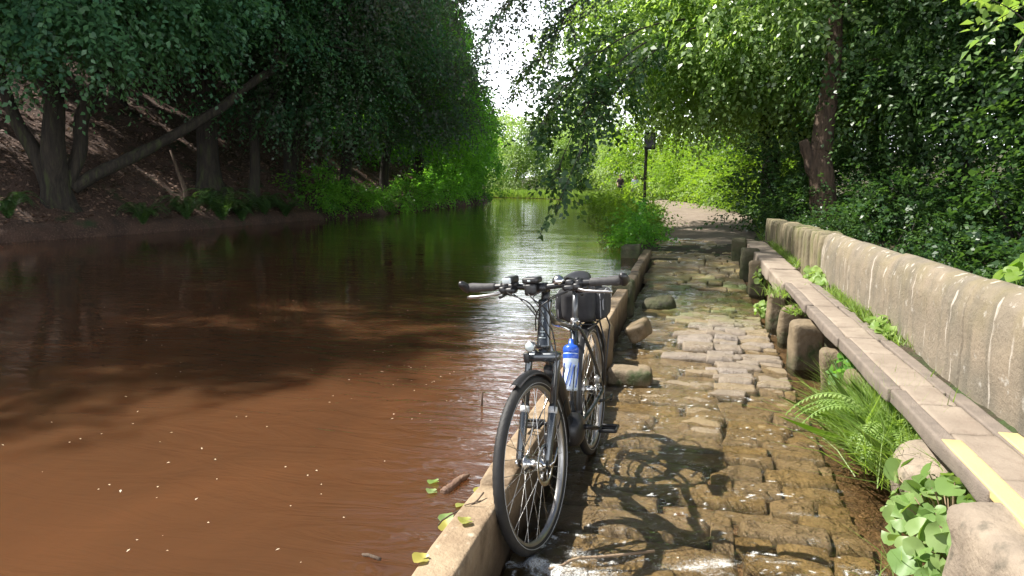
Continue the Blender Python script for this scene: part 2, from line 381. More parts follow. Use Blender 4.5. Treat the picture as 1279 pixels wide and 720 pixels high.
# dirt path beyond the ford
PY = [13.2, 14.5, 20, 27, 33, 41, 47, 52, 57, 62]; PL = [-.55, -.6, -1.0, -1.25, -1.5, -2.2, -3.6, -5.9, -8.5, -11.8]; PR = [1.0, 1.25, 1.7, 1.95, 1.15, .15, -1.3, -3.7, -6.4, -9.8]
ys = np.linspace(13.2, 62, 170); us = np.linspace(0, 1, 26)
U, YY = np.meshgrid(us, ys)
A, B = np.interp(YY, PY, PL), np.interp(YY, PY, PR)
A = A+.12*fbm(P3(YY*1.1, YY*0), 31, 3); B = B+.2*fbm(P3(YY*.9, YY*0), 32, 3)
XX = A+(B-A)*U
Z = np.maximum(land_z(XX, YY), ford_z(YY)-.12)+.012+.03*np.sin(U*np.pi)+.012*fbm(P3(XX*2, YY*2), 33, 3)-.03*((U == 0) | (U == 1))-.12*sm(14.6, 13.2, YY)
V = np.stack([XX, YY, Z], -1).reshape(-1, 3); nx = 26
i = np.arange(169)[:, None]*nx; j = np.arange(25)[None]
tag(make('path', (V, np.stack([i+j, i+j+1, i+nx+j+1, i+nx+j], -1).reshape(-1, 4)), MAT['path']), kind='structure')

# cobbled ford: one paved surface of setts
rng = np.random.default_rng(4)
def sett(x0, x1, y0, y1, seed, dz, tilt, nu=13, nv=8):
    gu, gv = np.meshgrid(np.linspace(-1, 1, nu), np.linspace(-1, 1, nv)); gu = np.sign(gu)*np.abs(gu)**.7; gv = np.sign(gv)*np.abs(gv)**.75
    x = (x0+x1)/2+gu*(x1-x0)/2; y = (y0+y1)/2+gv*(y1-y0)/2
    wob = .016
    bx = wob*fbm(P3(x*4, y*4, seed), 1, 3); by = wob*fbm(P3(x*4, y*4, seed+9), 2, 3)
    dome = 1-np.maximum(np.abs(gu)**9, np.abs(gv)**6)
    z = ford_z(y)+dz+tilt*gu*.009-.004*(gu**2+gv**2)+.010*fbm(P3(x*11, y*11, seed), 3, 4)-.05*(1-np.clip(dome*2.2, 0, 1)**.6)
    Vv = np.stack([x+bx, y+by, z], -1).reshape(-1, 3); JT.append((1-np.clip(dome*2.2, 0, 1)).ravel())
    i = np.arange(nv-1)[:, None]*nu; j = np.arange(nu-1)[None]
    return Vv, np.stack([i+j, i+j+1, i+nu+j+1, i+nu+j], -1).reshape(-1, 4)
parts = []; tints = []; JT = []; sd = 0
def field(xa, xb, y0, y1, wr, dr, skew):
    global sd
    y = y0
    while y < y1:
        d = rng.uniform(*dr); x = xa+rng.uniform(-.12, .03)
        while x < xb-.06:
            ww = rng.uniform(*wr); xe = min(x+ww, xb+rng.uniform(-.05, .05))
            if xb-xe < .08: xe = xb
            yy = y+skew*(x-xa)+rng.uniform(-.012, .012); sd += 1
            c = ((x+xe)/2, yy)
            high = math.exp(-((c[0]-.28)/.42)**2-((c[1]-6.6)/1.5)**2)*.055
            dz = rng.uniform(-.009, .009)+high*rng.uniform(.55, 1.1)
            if rng.random() < .08: dz -= .03
            if c[1] > 13.4 and rng.random() < (c[1]-13.4)/2.: x = xe+.012; continue
            s = sett(x-.004, xe+.002, yy-.003, yy+d+.001, sd, dz, rng.uniform(-1, 1), 17, 9)
            parts.append(s); tints.append(np.full(len(s[0]), min(1, max(0, rng.uniform(-.1, .45)+high*14))))
            x = xe+.012
        y += d+.008
field(-.63, .22, 1.0, 14.9, (.38, .95), (.15, .25), -.05)
field(.23, .74, 1.0, 14.9, (.17, .36), (.12, .19), -.10)
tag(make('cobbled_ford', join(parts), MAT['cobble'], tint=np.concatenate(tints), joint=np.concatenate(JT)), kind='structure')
tag(make('ford_bed', grid(np.linspace(-.64, 1.17, 60), np.linspace(.6, 14.7, 300), lambda X, Y: ford_z(Y)-.052-.05*sm(.75, 1.1, X)+.012*fbm(P3(X*12, Y*12), 8, 3)), MAT['bed']), kind='structure')
# thin running water
xs = np.arange(-.64, 1.22, .016); ys = np.concatenate([np.arange(.9, 6, .014), np.arange(6, 11.3, .024)])
def film_z(X, Y):
    z = -.243+.006*fbm(P3(X*7, Y*9), 21, 4)+.015*sm(5.4, 2.6, Y)+.02*sm(7.5, 10.5, Y)-.012*sm(.5, 1., X)
    r = np.exp(-((X+.5)/.16)**2)*np.exp(-((Y-2.35)/.4)**2)*.024+np.exp(-((Y-2.55)/.16)**2)*.014*sm(-.2, .1, X)
    return z+r*(1+.8*fbm(P3(X*22, Y*22), 23, 3))
X, Y = np.meshgrid(xs, ys)
foam_glint = .80*np.exp(-((X+.45)/.2)**2-((Y-2.42)/.30)**2)+.6*np.exp(-((X+.585)/.06)**2-((Y-2.75)/.5)**2)+.72*np.exp(-((X-.10)/.3)**2-((Y-2.56-.07*np.sin(X*7))/.10)**2)+.6*np.exp(-((X-.42)/.2)**2-((Y-2.68)/.10)**2)
foam_glint = foam_glint*np.clip(.75+1.1*fbm(P3(X*8, Y*13), 24, 4), 0, 1.3)
for (fx, fy, sx_, sy_, am) in [(-.36, 5.02, .2, .05, .5), (-.1, 4.72, .3, .03, .62), (-.05, 6.75, .28, .035, .85), (-.2, 7.05, .25, .03, .8), (-.5, 6.1, .06, .3, .7), (-.45, 7.5, .07, .5, .6), (-.05, 5.55, .05, .14, .7), (.3, 3.35, .16, .05, .55),
                               (.6, 3.9, .14, .04, .5), (-.3, 4.3, .2, .03, .5), (.55, 2.95, .14, .05, .6), (.02, 8.3, .3, .03, .6), (-.52, 8.7, .06, .4, .6), (.15, 5.3, .06, .06, .6), (-.42, 3.15, .1, .05, .6), (.55, 5.0, .2, .03, .5), (.1, 6.1, .2, .025, .7), (.62, 2.75, .16, .05, .6), (.5, 3.2, .12, .035, .6), (-.25, 2.85, .12, .04, .5), (.68, 3.5, .10, .05, .55), (.35, 4.05, .2, .02, .5), (.2, 4.5, .2, .02, .5), (.6, 4.6, .12, .02, .5), (-.2, 3.75, .2, .02, .45), (-.42, 7.9, .1, .05, .7), (.0, 9.0, .3, .03, .5)]:
    foam_glint += .9*am*np.exp(-((X-fx)/sx_)**2-((Y-fy)/sy_)**2)*(.8+.5*fbm(P3(X*25, Y*25), 25, 2))
foam_glint += 1.5*np.clip((fbm(P3(X*34, Y*40), 91, 2)-.62)*4, 0, 1)*np.clip(.35+1.6*fbm(P3(X*2.2, Y*2.6), 92, 3), 0, 1)*sm(9.5, 7.5, Y)  # small white spots also painted into the film as glints
fl = grid(xs, ys, film_z)
tag(make('ford_water', fl, MAT['ford'], tint=np.clip(foam_glint.ravel(), 0, 1)), kind='structure')

# ------------------------------------------------------------ stone kerb between canal and ford
def slab(x0, x1, y0, y1, z0, z1, r, seed, amp=.008, ny=0, sc=4.):
    n = 9; V, Q = rbox((0, 0, 0), (x1-x0, y1-y0, z1-z0), r, n)
    V = V+unit(V/np.array([x1-x0, y1-y0, z1-z0]))*(amp*fbm(V*sc*np.array([2, 1, 2])+seed*5.1, seed, 4))[:, None]
    return V+np.array([(x0+x1)/2, (y0+y1)/2, (z0+z1)/2]), Q
kerb = tag(empty('stone_kerb', (-.7, 5, -.2)), 'long low tan stone kerb that dams the canal beside the ford, under the bicycle', 'kerb')
kerb_l = np.array([-.7, 5, -.2])
def child(name, VF, mat, parent, off=(0, 0, 0), **k): return make(name, (np.asarray(VF[0])-np.asarray(off), VF[1]), mat, parent, **k)
for k, (x0, x1, y0, y1, z0, z1) in enumerate([(-.775, -.645, .7, 2.55, -.42, .058), (-.775, -.648, 2.555, 4.62, -.42, .06), (-.78, -.66, 4.63, 5.5, -.42, .045), (-.79, -.65, 5.95, 6.75, -.42, .075), (-.785, -.665, 6.76, 7.9, -.42, .06), (-.79, -.67, 8.32, 9.8, -.4, .04), (-.80, -.69, 9.81, 11.3, -.4, .055), (-.82, -.69, 11.31, 12.9, -.4, .06)]):
    child('coping_stone', slab(x0, x1, y0, y1, z0, z1, .018, 40+k, .007), MAT['kerb'], kerb, kerb_l)
def block(name, c, s, seed, mat, label, cat='stone', r=.05, amp=.025, rz=0, group=None, tilt=0, n=11):
    V, Q = stone((0, 0, 0), s, r, seed, amp, n, 5., rz)
    o = make(name, (V, Q), MAT[mat], loc=c); o.rotation_euler = (0, tilt, 0)
    return tag(o, label, cat, group)
block('stone_block', (-.72, 5.73, -.13), (.26, .40, .46), 1, 'block', 'tall rounded pale block in the kerb line, directly behind the rear wheel of the bicycle', r=.08)
block('stone_block', (-.45, 6.55, -.13), (.17, .36, .15), 2, 'block', 'tilted reddish wedge of stone resting against the kerb behind the bicycle bag', r=.03, tilt=rad(-22), amp=.03)
block('stone_block', (-.42, 5.22, -.215), (.32, .20, .17), 3, 'pier', 'low square brown block lying in the stream beside the rear wheel', r=.04, amp=.02)
block('stone_block', (-.74, 8.1, -.12), (.26, .34, .50), 4, 'mossy', 'upright mossy dark block in the kerb line beyond the right handlebar grip', r=.04)
block('stone_block', (-.36, 8.55, -.22), (.36, .3, .19), 5, 'mossy', 'rounded dark wet boulder by the shaded kerb where the ford turns green', r=.09, amp=.04)
block('stone_block', (-.98, 12.1, -.08), (.30, .5, .56), 6, 'mossy', 'square moss covered block at the waterline below the leafy bankside bush', r=.04)
# ------------------------------------------------------------ stepping causeway: piers, slab walkway
piers = [((.72, 12.3), (.26, .28), .36, 'mossy', 'dark mossy pier at the far end of the walkway, beside the shaded setts'),
         ((.80, 11.0), (.27, .26), .42, 'mossy', 'squat mossy pier, next but one from the far end of the walkway'),
         ((.82, 9.9), (.25, .30), .42, 'pier', 'third pier from the far end with a trailing weed on its top'),
         ((.83, 7.62), (.22, .20), .36, 'pier', 'slim pier with grass on its top and green weed at its left'),
         ((.88, 6.98), (.22, .17), .33, 'pier', 'narrow reddish pier between the slim grassy pier and the broad rounded one'),
         ((.89, 6.02), (.28, .26), .36, 'pier', 'broad round-shouldered pier with a mossy dark right flank'),
         ((.95, 5.12), (.24, .17), .35, 'pier', 'upright pale brown pier with a leafy weed growing from its right side'),
         ((1.03, 4.72), (.22, .2), .3, 'pier', 'half hidden pier just above the feathery green fern')]
for k, ((x, y), (sx_, sy_), h, mt, lab) in enumerate(piers):
    z0 = float(ford_z(np.array(y)))-.14
    block('stone_pier', (x+.02, y, z0+(h+.14)/2), (sx_*.86, sy_*.8, h+.14), 60+k, mt, lab, 'pier', r=.038, amp=.024, rz=.1*math.sin(k*3), group='stone piers under the slab walkway')
walk = tag(empty('slab_walkway', (1.05, 7, .1)), 'narrow raised walkway of worn stone slabs with yellow painted edges along the wall', 'walkway'); wl = np.array([1.05, 7, .1])
rng = np.random.default_rng(8)
def wx(y): return .955-.012*(y-2.4) if y < 6 else .912-.006*(y-6)
y = 1.9
while y < 7.6:                                    # centre slabs between two grit strips
    d = rng.uniform(.30, .5); x = wx(y+d/2)
    child('paving_slab', slab(x+.072, x+.238, y+.003, y+d-.003, .10, .222+rng.uniform(-.003, .003), .01, 90+int(y*9), .006), MAT['slab'], walk, wl)
    y += d
for k, (a, b) in enumerate([(1.9, 2.5), (2.5, 3.7), (3.7, 4.9), (4.9, 6.2), (6.2, 7.6)]):
    x = wx((a+b)/2); yk = np.array([a, b])
    child('side_rail', slab(x, x+.07, a+.003, b-.003, .155, .226, .012, 110+k, .009), MAT['grit'], walk, wl)
    child('side_rail', slab(x+.24, x+.31, a+.003, b-.003, .155, .226, .008, 120+k, .004), MAT['grit'], walk, wl)
for k, (a, b) in enumerate([(7.6, 8.9), (8.9, 10.2), (10.2, 11.4), (11.4, 12.7)]):
    x = wx((a+b)/2)
    child('long_slab', slab(x-.02, x+.30, a+.004, b-.004, .06+.008*k, .215+.012*k, .02, 130+k, .012), MAT['slab'], walk, wl)
x = wx(2.3)
child('yellow_strip', slab(x-.003, x+.0695, 1.9, 2.98, .2, .2325, .004, 140, .001), MAT['yellow'], walk, wl, )
child('yellow_strip', slab(x+.2395, x+.312, 1.9, 3.12, .2, .2325, .004, 141, .001), MAT['yellow'], walk, wl)
# dirt strip at the foot of the wall
xs = np.linspace(1.17, 1.46, 14); ys = np.linspace(1.5, 13.6, 160)
tag(make('verge', grid(xs, ys, lambda X, Y: .185+.03*fbm(P3(X*5, Y*3), 41, 3)+.02*sm(1.28, 1.4, X)-.30*np.exp(-((Y-5.75)/.35)**2)-.3*np.exp(-((Y-8.9)/.4)**2)-.55*sm(1.235, 1.18, X)), MAT['earth']), kind='structure')
# ------------------------------------------------------------ parapet wall
wall = tag(empty('parapet_wall', (1.43, 7, .2)), 'long round-topped sandstone parapet wall with lime streaks beside the slab walkway', 'wall'); pl = np.array([1.43, 7, .2])
def coping(y0, y1, top, seed):
    prof = [(1.315, .08), (1.315, .2), (1.312, .34), (1.31, .48), (1.315, .58), (1.335, .66), (1.37, .715), (1.43, .735), (1.49, .72), (1.53, .67), (1.55, .58), (1.555, .3), (1.56, -.9)]
    pr = np.array(prof); pr[:, 1] = np.where(pr[:, 1] > .3, pr[:, 1]+(top-.735), pr[:, 1])
    q = [pr[0]]
    for a, b in zip(pr[:-1], pr[1:]):
        for t in (.34, .67, 1): q.append(a+(b-a)*t)
    pr = np.array(q); n = max(14, int((y1-y0)/.05)); ys = np.linspace(y0, y1, n); ys = np.sort(np.concatenate([ys, [y0+.006, y0+.014, y1-.006, y1-.014]])); n = len(ys)
    e = np.minimum(np.clip((ys-y0)/.02, 0, 1), np.clip((y1-ys)/.02, 0, 1))
    V = np.stack(np.broadcast_arrays(pr[None, :, 0], ys[:, None], pr[None, :, 1]), -1).copy()
    cx = np.array([1.435, 0, .4]); sh = (.992+.008*np.sqrt(e))[:, None]
    V[..., 0] = cx[0]+(V[..., 0]-cx[0])*sh; V[..., 2] = cx[2]+(V[..., 2]-cx[2])*np.where(V[..., 2] > .4, sh, 1)
    d = .008*fbm(V*np.array([2.2, 1.2, 2.2])+seed, seed, 5)+.006*fbm(V*14, seed+1, 3)
    V[..., 0] -= d; V[..., 2] += d*.25
    m = V.shape[1]; Vf = V.reshape(-1, 3)
    i = np.arange(n-1)[:, None]*m; j = np.arange(m-1)[None]
    Q = np.stack([i+j, i+m+j, i+m+j+1, i+j+1], -1).reshape(-1, 4)
    caps = [np.arange(m)[None], (np.arange(m)+(n-1)*m)[::-1][None]]
    return Vf, [Q]+caps[:1]+caps[1:]
for k, (a, b, t) in enumerate([(.8, 2.55, .75), (2.55, 3.95, .745), (3.95, 5.45, .73), (5.45, 6.75, .71), (6.75, 8.1, .70)]):
    child('coping_stone', coping(a+.006, b-.006, t, 50+k*3), MAT['wall'], wall, pl)
y = 8.12; k = 0; pp = []
while y < 13.9:                                   # thin stones set on edge
    d = rng.uniform(.07, .13); t = .68-.02*(y-8)+rng.uniform(-.018, .018); x = 1.315+rng.uniform(-.02, .02)
    V, Q = rbox((0, 0, 0), (.26, d-.008, t+.25), .06, 7)
    V = V+unit(V)*(.012*fbm(V*7+k*3.3, k, 3))[:, None]
    pp.append((V+np.array([x+.12, y+d/2, (t-.25)/2]), Q)); y += d; k += 1
child('edge_stones', join(pp), MAT['edge_stone'], wall, pl)
block('boulder', (1.12, 2.16, -.03), (.56, .66, .50), 11, 'boulder', 'big flat-topped pale boulder at the near end of the slab walkway', 'boulder', r=.07, amp=.035, rz=.15, n=15)
block('boulder', (.99, 3.18, -.07), (.24, .36, .32), 12, 'boulder', 'pinkish boulder wedged between the feathery fern and the broad-leaved weed', 'boulder', r=.08, amp=.04, rz=-.2)
# ------------------------------------------------------------ foliage engine
def quads_for(base, axis, nrm, Ln, W, fold=.18):
    """one folded pointed leaf per row: base, two sides, tip"""
    side = unit(np.cross(axis, nrm)); nrm = np.cross(side, axis)
    Ln = Ln[:, None]; W = W[:, None]
    a = base; b = base+axis*Ln*.45+side*W*.5+nrm*W*fold; c = base+axis*Ln-nrm*Ln*.10; d = base+axis*Ln*.45-side*W*.5+nrm*W*fold
    V = np.stack([a, b, c, d], 1).reshape(-1, 3)
    return V, np.arange(len(V)).reshape(-1, 4)
def sprays(rng, pos, d, n, length, leaf, droop=.35, flat=.75, asp=.62, tints=None, spread=.8, face=(0, 0, 1.)):
    """leafy twigs: n leaves set alternately along each twig (pos, direction d)"""
    S = len(pos); d = unit(d)
    up = np.tile(np.array(face, float), (S, 1))+rng.normal(0, 1-flat, (S, 3)); side = unit(np.cross(d, up)); nr = np.cross(side, d)
    k = np.arange(n); t = ((k+.6)/n)[None, :, None]
    sgn = np.where(k % 2 == 0, 1., -1.)[None, :, None]
    Ln = length*rng.uniform(.7, 1.3, (S, 1, 1))
    base = pos[:, None]+d[:, None]*t*Ln; base = base+np.array([0, 0, -1.])*(t**2)*droop*Ln+rng.normal(0, .02*leaf/.1, (S, n, 3))
    ax = unit(d[:, None]*(.55+rng.normal(0, .2, (S, n, 1)))+side[:, None]*sgn*spread+np.array([0, 0, -1.])*(droop*.6)+rng.normal(0, .16, (S, n, 3)))
    no = unit(nr[:, None]+rng.normal(0, .33, (S, n, 3)))
    ll = leaf*rng.uniform(.65, 1.25, (S, n))*(1-.25*t[..., 0])
    V, Q = quads_for(base.reshape(-1, 3), ax.reshape(-1, 3), no.reshape(-1, 3), ll.ravel(), (ll*asp).ravel())
    tt = (tints[:, None] if tints is not None else .5)+rng.normal(0, .16, (S, n))
    return V, Q, np.repeat(np.clip(tt, 0, 1).ravel(), 4)
def boughs(rng, blobs, per_m3=None, shell=.45):
    """bough centres inside a set of ellipsoids (cx,cy,cz,rx,ry,rz,count), denser to the outside"""
    out = []; outd = []
    for (cx, cy, cz, rx, ry, rz, n) in blobs:
        u = unit(rng.normal(0, 1, (n, 3))); r = rng.uniform(shell**3, 1, (n, 1))**(1/3)
        out.append(np.array([cx, cy, cz])+u*r*np.array([rx, ry, rz])); outd.append(u)
    return np.concatenate(out), np.concatenate(outd)
def crown(seed, blobs, ns=9, nl=12, leaf=.12, spray=.7, bough=(.9, .9, .35), droop=.4, flat=.75, clip=None, asp=.62, shell=.45, tspread=.35, face=(0, 0, 1.)):
    rng = np.random.default_rng(seed)
    c, u = boughs(rng, blobs, shell=shell); bt = np.clip(rng.normal(.45, tspread, len(c)), 0, 1)
    sc = rng.uniform(.6, 1.3, (len(c), 1, 1))
    p = c[:, None]+rng.normal(0, .5, (len(c), ns, 3))*np.array(bough)*sc
    p[..., 2] -= .25*((p[..., :2]-c[:, None, :2])**2).sum(-1)/max(bough[0], .2)      # boughs arch over and hang
    d = unit((p-c[:, None])*np.array([1, 1, .6])+.45*u[:, None]+rng.normal(0, .25, p.shape)); d[..., 2] -= droop*.5
    P = p.reshape(-1, 3); D = d.reshape(-1, 3); T = np.repeat(bt, ns)
    if clip is not None:
        k = clip(P); P, D, T = P[k], D[k], T[k]; c = c[clip(c)]
    V, Q, t = sprays(rng, P, D, nl, spray, leaf, droop, flat, asp, T, face=face)
    return (V, Q), t, c
def limb_tubes(rng, trunk_pts, targets, r0, sides=6, sag=.1):
    """branches leave the trunk and curve out to bough centres"""
    out = []
    tp = np.asarray(trunk_pts, float)
    for g in targets:
        h = np.linalg.norm(tp-g, axis=1)+np.where(tp[:, 2] > g[2]-.1, 1.5, 0)
        s = tp[min(np.argmin(h), len(tp)-1)]; Ld = np.linalg.norm(g-s)
        m1 = s+(g-s)*.35+np.array([0, 0, .18*Ld])+rng.normal(0, .06*Ld, 3); m2 = s+(g-s)*.7+np.array([0, 0, .12*Ld])+rng.normal(0, .06*Ld, 3)
        out.append(tube(bez([s, m1, m2, g], 9), np.linspace(r0, r0*.18, 9), sides, False))
    return out
def trunk_path(p0, p1, seed, wob=.12, n=22):
    t = np.linspace(0, 1, n)[:, None]**1.7; p = np.asarray(p0)+(np.asarray(p1)-np.asarray(p0))*t
    return p+wob*np.stack([fbm(P3(t[:, 0]*3, t[:, 0]*0+seed), seed, 2), fbm(P3(t[:, 0]*3, t[:, 0]*0+seed+50), seed+1, 2), 0*t[:, 0]], -1)*np.minimum(t*4, 1)
def trunk_tube(path, r0, r1, seed, flare=1.6, sides=14):
    n = len(path); hh = np.concatenate([[0], np.cumsum(np.linalg.norm(np.diff(path, axis=0), axis=1))]); t = hh/hh[-1]
    fl_k = np.exp(-np.maximum(hh-.35, 0)/.38); r = r0+(r1-r0)*t; r = r*(1+(flare-1)*fl_k)
    V, Fs = tube(path, r, sides, True)
    k = V[:n*sides].reshape(n, sides, 3); ctr = k.mean(1, keepdims=True); d = k-ctr
    f = 1+.16*fbm(k*np.array([3, 3, .8])+seed, seed, 3)
    th = np.arange(sides)*2*np.pi/sides
    f = f+(.38*(flare-1)*fl_k)[:, None]*np.sin(th*3+seed)[None]
    V[:n*sides] = (ctr+d*f[..., None]).reshape(-1, 3)
    return V, Fs
def tree(name, label, cat, base, trunks, cr, mats, seed, group=None, limbs=14, limb_r=.07):
    """trunks: list of (p0,p1,r0,r1) relative to base; cr: crown keyword dict with blobs relative to base"""
    rng = np.random.default_rng(seed)
    root = tag(empty(name, base), label, cat, group)
    pieces = []; allp = []
    for k, (p0, p1, r0, r1) in enumerate(trunks):
        if k == 0: p0 = (p0[0], p0[1], p0[2]-.45)
        tp = trunk_path(p0, p1, seed+k, .06 if mats[0] == 'redbark' else (.25 if len(trunks) > 1 else .18)); pieces.append(trunk_tube(tp, r0, r1, seed+k, 1.7 if k == 0 else 1.1)); allp.append(tp)
    cl = cr.pop('clip', None)
    if cl is not None:
        bb = np.array(base); c2 = cl; cl = lambda P: c2(P+bb)
    VF, t, c = crown(seed, clip=cl, **cr)
    if limbs:
        g = c[rng.choice(len(c), min(limbs, len(c)), False)]; pieces += limb_tubes(rng, np.concatenate(allp)[8:], g, limb_r)
    make('trunk', join(pieces), MAT[mats[0]], root)
    make('crown', VF, MAT[mats[1]], root, smooth=False, tint=t)
    return root
def zb(x, y): return float(slope_z(np.array(x, float), np.array(y, float)))
# ------------------------------------------------------------ trees on the left bank
GL = 'trees on the wooded far bank'
SUNV = np.array(sdir)
FLECKS = [(-16.3, 15.2, 2.2, .5), (-17.5, 16.6, 3.2, .45), (-15.6, 16.4, 1.6, .4), (-18.5, 17.8, 3.6, .5), (-16.8, 18.5, 2.4, .35), (-15.2, 11.9, 1.3, .55), (-14.6, 12.6, .9, .4), (-15.3, 14.6, 1.3, .35), (-18.2, 14.2, 3.2, .5), (-19.6, 15., 4., .5), (-14.9, 17.2, 1.2, .3), (-12.9, 17.6, .6, .55), (-12.9, 29, .8, .7), (-13.6, 31, 1.2, .7), (-12.6, 27, .6, .6), (-13.2, 25, .9, .4), (-12.7, 33, 1., .8),
          (-2.6, 5.6, 0, .3), (-3.4, 6.4, 0, .28), (-5.2, 7.4, 0, .3), (-2.2, 7.2, 0, .28), (-4.3, 5.6, 0, .25), (-1.6, 8.4, 0, .3), (-13.3, 36, 2., .9), (-20, 21, 5, .6), (-17.5, 23, 3., .5), (-16, 21, 2.2, .4)]
def flecks(P):  # leaves cut away along sun rays to let light patches through
    n = fbm(P*1.1, 71, 2); bad = np.zeros(len(P), bool)
    for x, y, z, r in FLECKS:
        d = P-np.array([x, y, z]); a = d@SUNV; d = d-a[:, None]*SUNV
        bad |= (d[:, 0]**2*.35+d[:, 1]**2+d[:, 2]**2*.35 < (r*(1.25+.55*n))**2)&(a > 0)
    return ~bad
def keep_sky(P):      # canopy outline: reach over the water, also trimmed to set where its shadow ends
    z = P[:, 2]; n = fbm(P*.45, 61, 3)
    lim = np.interp(P[:, 1], [3, 10, 20, 27, 35, 42, 50], [-7., -6.4, -6.4, -8.3, -10.2, -12.2, -14.2])-.26*np.maximum(z-4, 0)+.9*n
    reach = np.interp(P[:, 1], [1, 2.5, 4.8, 7, 8.5, 9.5, 15.5, 17.5, 24, 31, 45, 52, 60], [-4.3, -3.0, -1.7, -1.05, -.9, 1.5, 1.5, -1.6, -2., -3., -7., -10, -15])+.55*n
    return (P[:, 0] < lim)&(P[:, 0]+z/1.376 < reach)&flecks(P)&(z > slope_z(P[:, 0], P[:, 1])*.9+.35)
x, y = -14.2, 13.7; b = (x, y, zb(x, y)-.15)
tree('beech_tree', 'big multi-stemmed beech leaning over the brown slope, nearest tree on the far bank', 'tree', b,
     [((0, 0, 0), (-.1, .2, 5.8), .28, .18), ((.1, .1, .5), (2.1, 1.6, 6.), .17, .10), ((.2, .2, .45), (3.0, 4.4, 3.6), .15, .10), ((3.0, 4.4, 3.6), (3.3, 5.0, 7.5), .10, .06), ((-.15, -.1, .4), (-1.0, -1.1, 5.5), .16, .10), ((-.1, .2, 5.8), (.2, -.4, 14), .24, .05)],
     dict(blobs=[(.6, -4.5, 10.6, 5., 4.8, 3.4, 300), (1.6, -.5, 14., 4.6, 4.6, 3.2, 300), (0, .5, 9, 5, 4, 2.6, 90), (2.8, -2., 4.3, 2.6, 2.8, 1.4, 95), (1.4, 2.8, 5.6, 3.6, 3., 1.6, 90), (3.8, .6, 7.2, 2.6, 3.8, 1.9, 100), (1.2, -4.2, 5., 2.8, 2.6, 1.6, 80), (-1.5, -.6, 5.2, 2.2, 2.6, 1.2, 50)], ns=13, nl=12, leaf=.14, spray=.75, bough=(1., 1., .3), droop=.5, clip=keep_sky, flat=.62), ('bark', 'leaf_beech'), 101, GL, 26, .1)
specs = [('beech_tree', 'tall dark straight beech standing behind the broken stump on the slope', -14.1, 18.9, .34, 14, 'leaf_beech', [(0, 0, 10, 4.6, 4, 3.8, 130), (2.4, -.6, 6.1, 3.0, 2.8, 1.8, 80), (4.1, .5, 8.0, 2.2, 3, 2.2, 70)]),
         ('copper_beech', 'slim dark tree with hanging purplish foliage, just right of the tall straight beech', -13.3, 19.8, .17, 12, 'leaf_copper', [(.8, .2, 8.6, 3.2, 3., 3.4, 100), (2.4, .6, 5.4, 2.6, 2.2, 1.6, 70), (4., 1., 7.4, 1.8, 2.6, 2., 60)]),
         ('beech_tree', 'slim upright beech with a pale forked stem above the fern fringe', -13.5, 22.4, .2, 13, 'leaf_beech', [(.5, 0, 9.4, 3.8, 3.6, 3.8, 120), (2.2, .4, 5.4, 2.8, 2.6, 1.7, 85), (4.1, .6, 7.6, 2., 2.8, 2.3, 70)]),
         ('copper_beech', 'dark curved-stem tree with purplish leaves reaching far out over the water', -13.1, 25.6, .22, 13, 'leaf_copper', [(.6, 0, 9., 3.6, 3.6, 3.6, 110), (3.2, .4, 5.8, 3.2, 3., 1.9, 105), (4.9, 1., 8., 1.7, 3., 2.4, 70)]),
         ('beech_tree', 'thin dark-trunked beech low over the sunlit bank plants', -13.2, 29.5, .2, 13, 'leaf_green', [(.6, 0, 9., 3.8, 3.8, 3.8, 110), (3.2, .2, 5.0, 3.0, 3.2, 2.2, 105), (4.9, .5, 7.9, 1.6, 3., 2.4, 60)]),
         ('broadleaf_tree', 'bright green broadleaf tree rising beyond the purplish beeches', -13.6, 35.5, .28, 14, 'leaf_green', [(1., 0, 9, 4.6, 4, 4.6, 130), (3.6, .4, 4.6, 3.2, 3.4, 2.8, 120), (4.2, .6, 8.5, 2.4, 3.2, 3, 90)]),
         ('broadleaf_tree', 'rounded green tree bulging low over the water at the end of the far bank', -13.8, 42.5, .3, 13, 'leaf_green', [(1., 0, 8.4, 4.4, 4, 4.4, 130), (3.4, .4, 4., 3.4, 3.4, 3., 130), (3.9, 0, 8, 2.2, 3., 3., 80)]),
         ('broadleaf_tree', 'dark green tree closing the far end of the left bank', -15., 50, .3, 12, 'leaf_green', [(1., 0, 7.6, 4.4, 4, 4.2, 120), (3.4, .4, 3.4, 3.4, 3.2, 2.7, 110)])]
for k, (nm, lab, x, y, r, h, lm, bl) in enumerate(specs):
    lean = (.6+.5*math.sin(k*2.1) if y < 33 else -1.6, .4*math.cos(k*1.7), h if y < 33 else h*.75)
    tr = [((0, 0, 0), lean, r, .05)]
    if k in (2, 3): tr.append(((.05, .1, .3), (1.2, -.5, 6.5), r*.7, .05))
    top = 17.6 if y < 31 else 14.
    bl = bl+[(1.2, 0, top-3.4, 3.8, 3.4, 3.2, 190), (2.6, .2, 3.7, 2.6, 2.6, 1.5, 75 if y > 24 else 26)]
    tree(nm, lab, 'tree', (x, y, zb(x, y)-.15), tr, dict(flat=.62, blobs=bl, ns=12, nl=11, leaf=.145 if y < 33 else .19, spray=.75, bough=(1., 1., .32), droop=.5, clip=keep_sky), ('bark', lm), 120+k, GL, 18, .06)
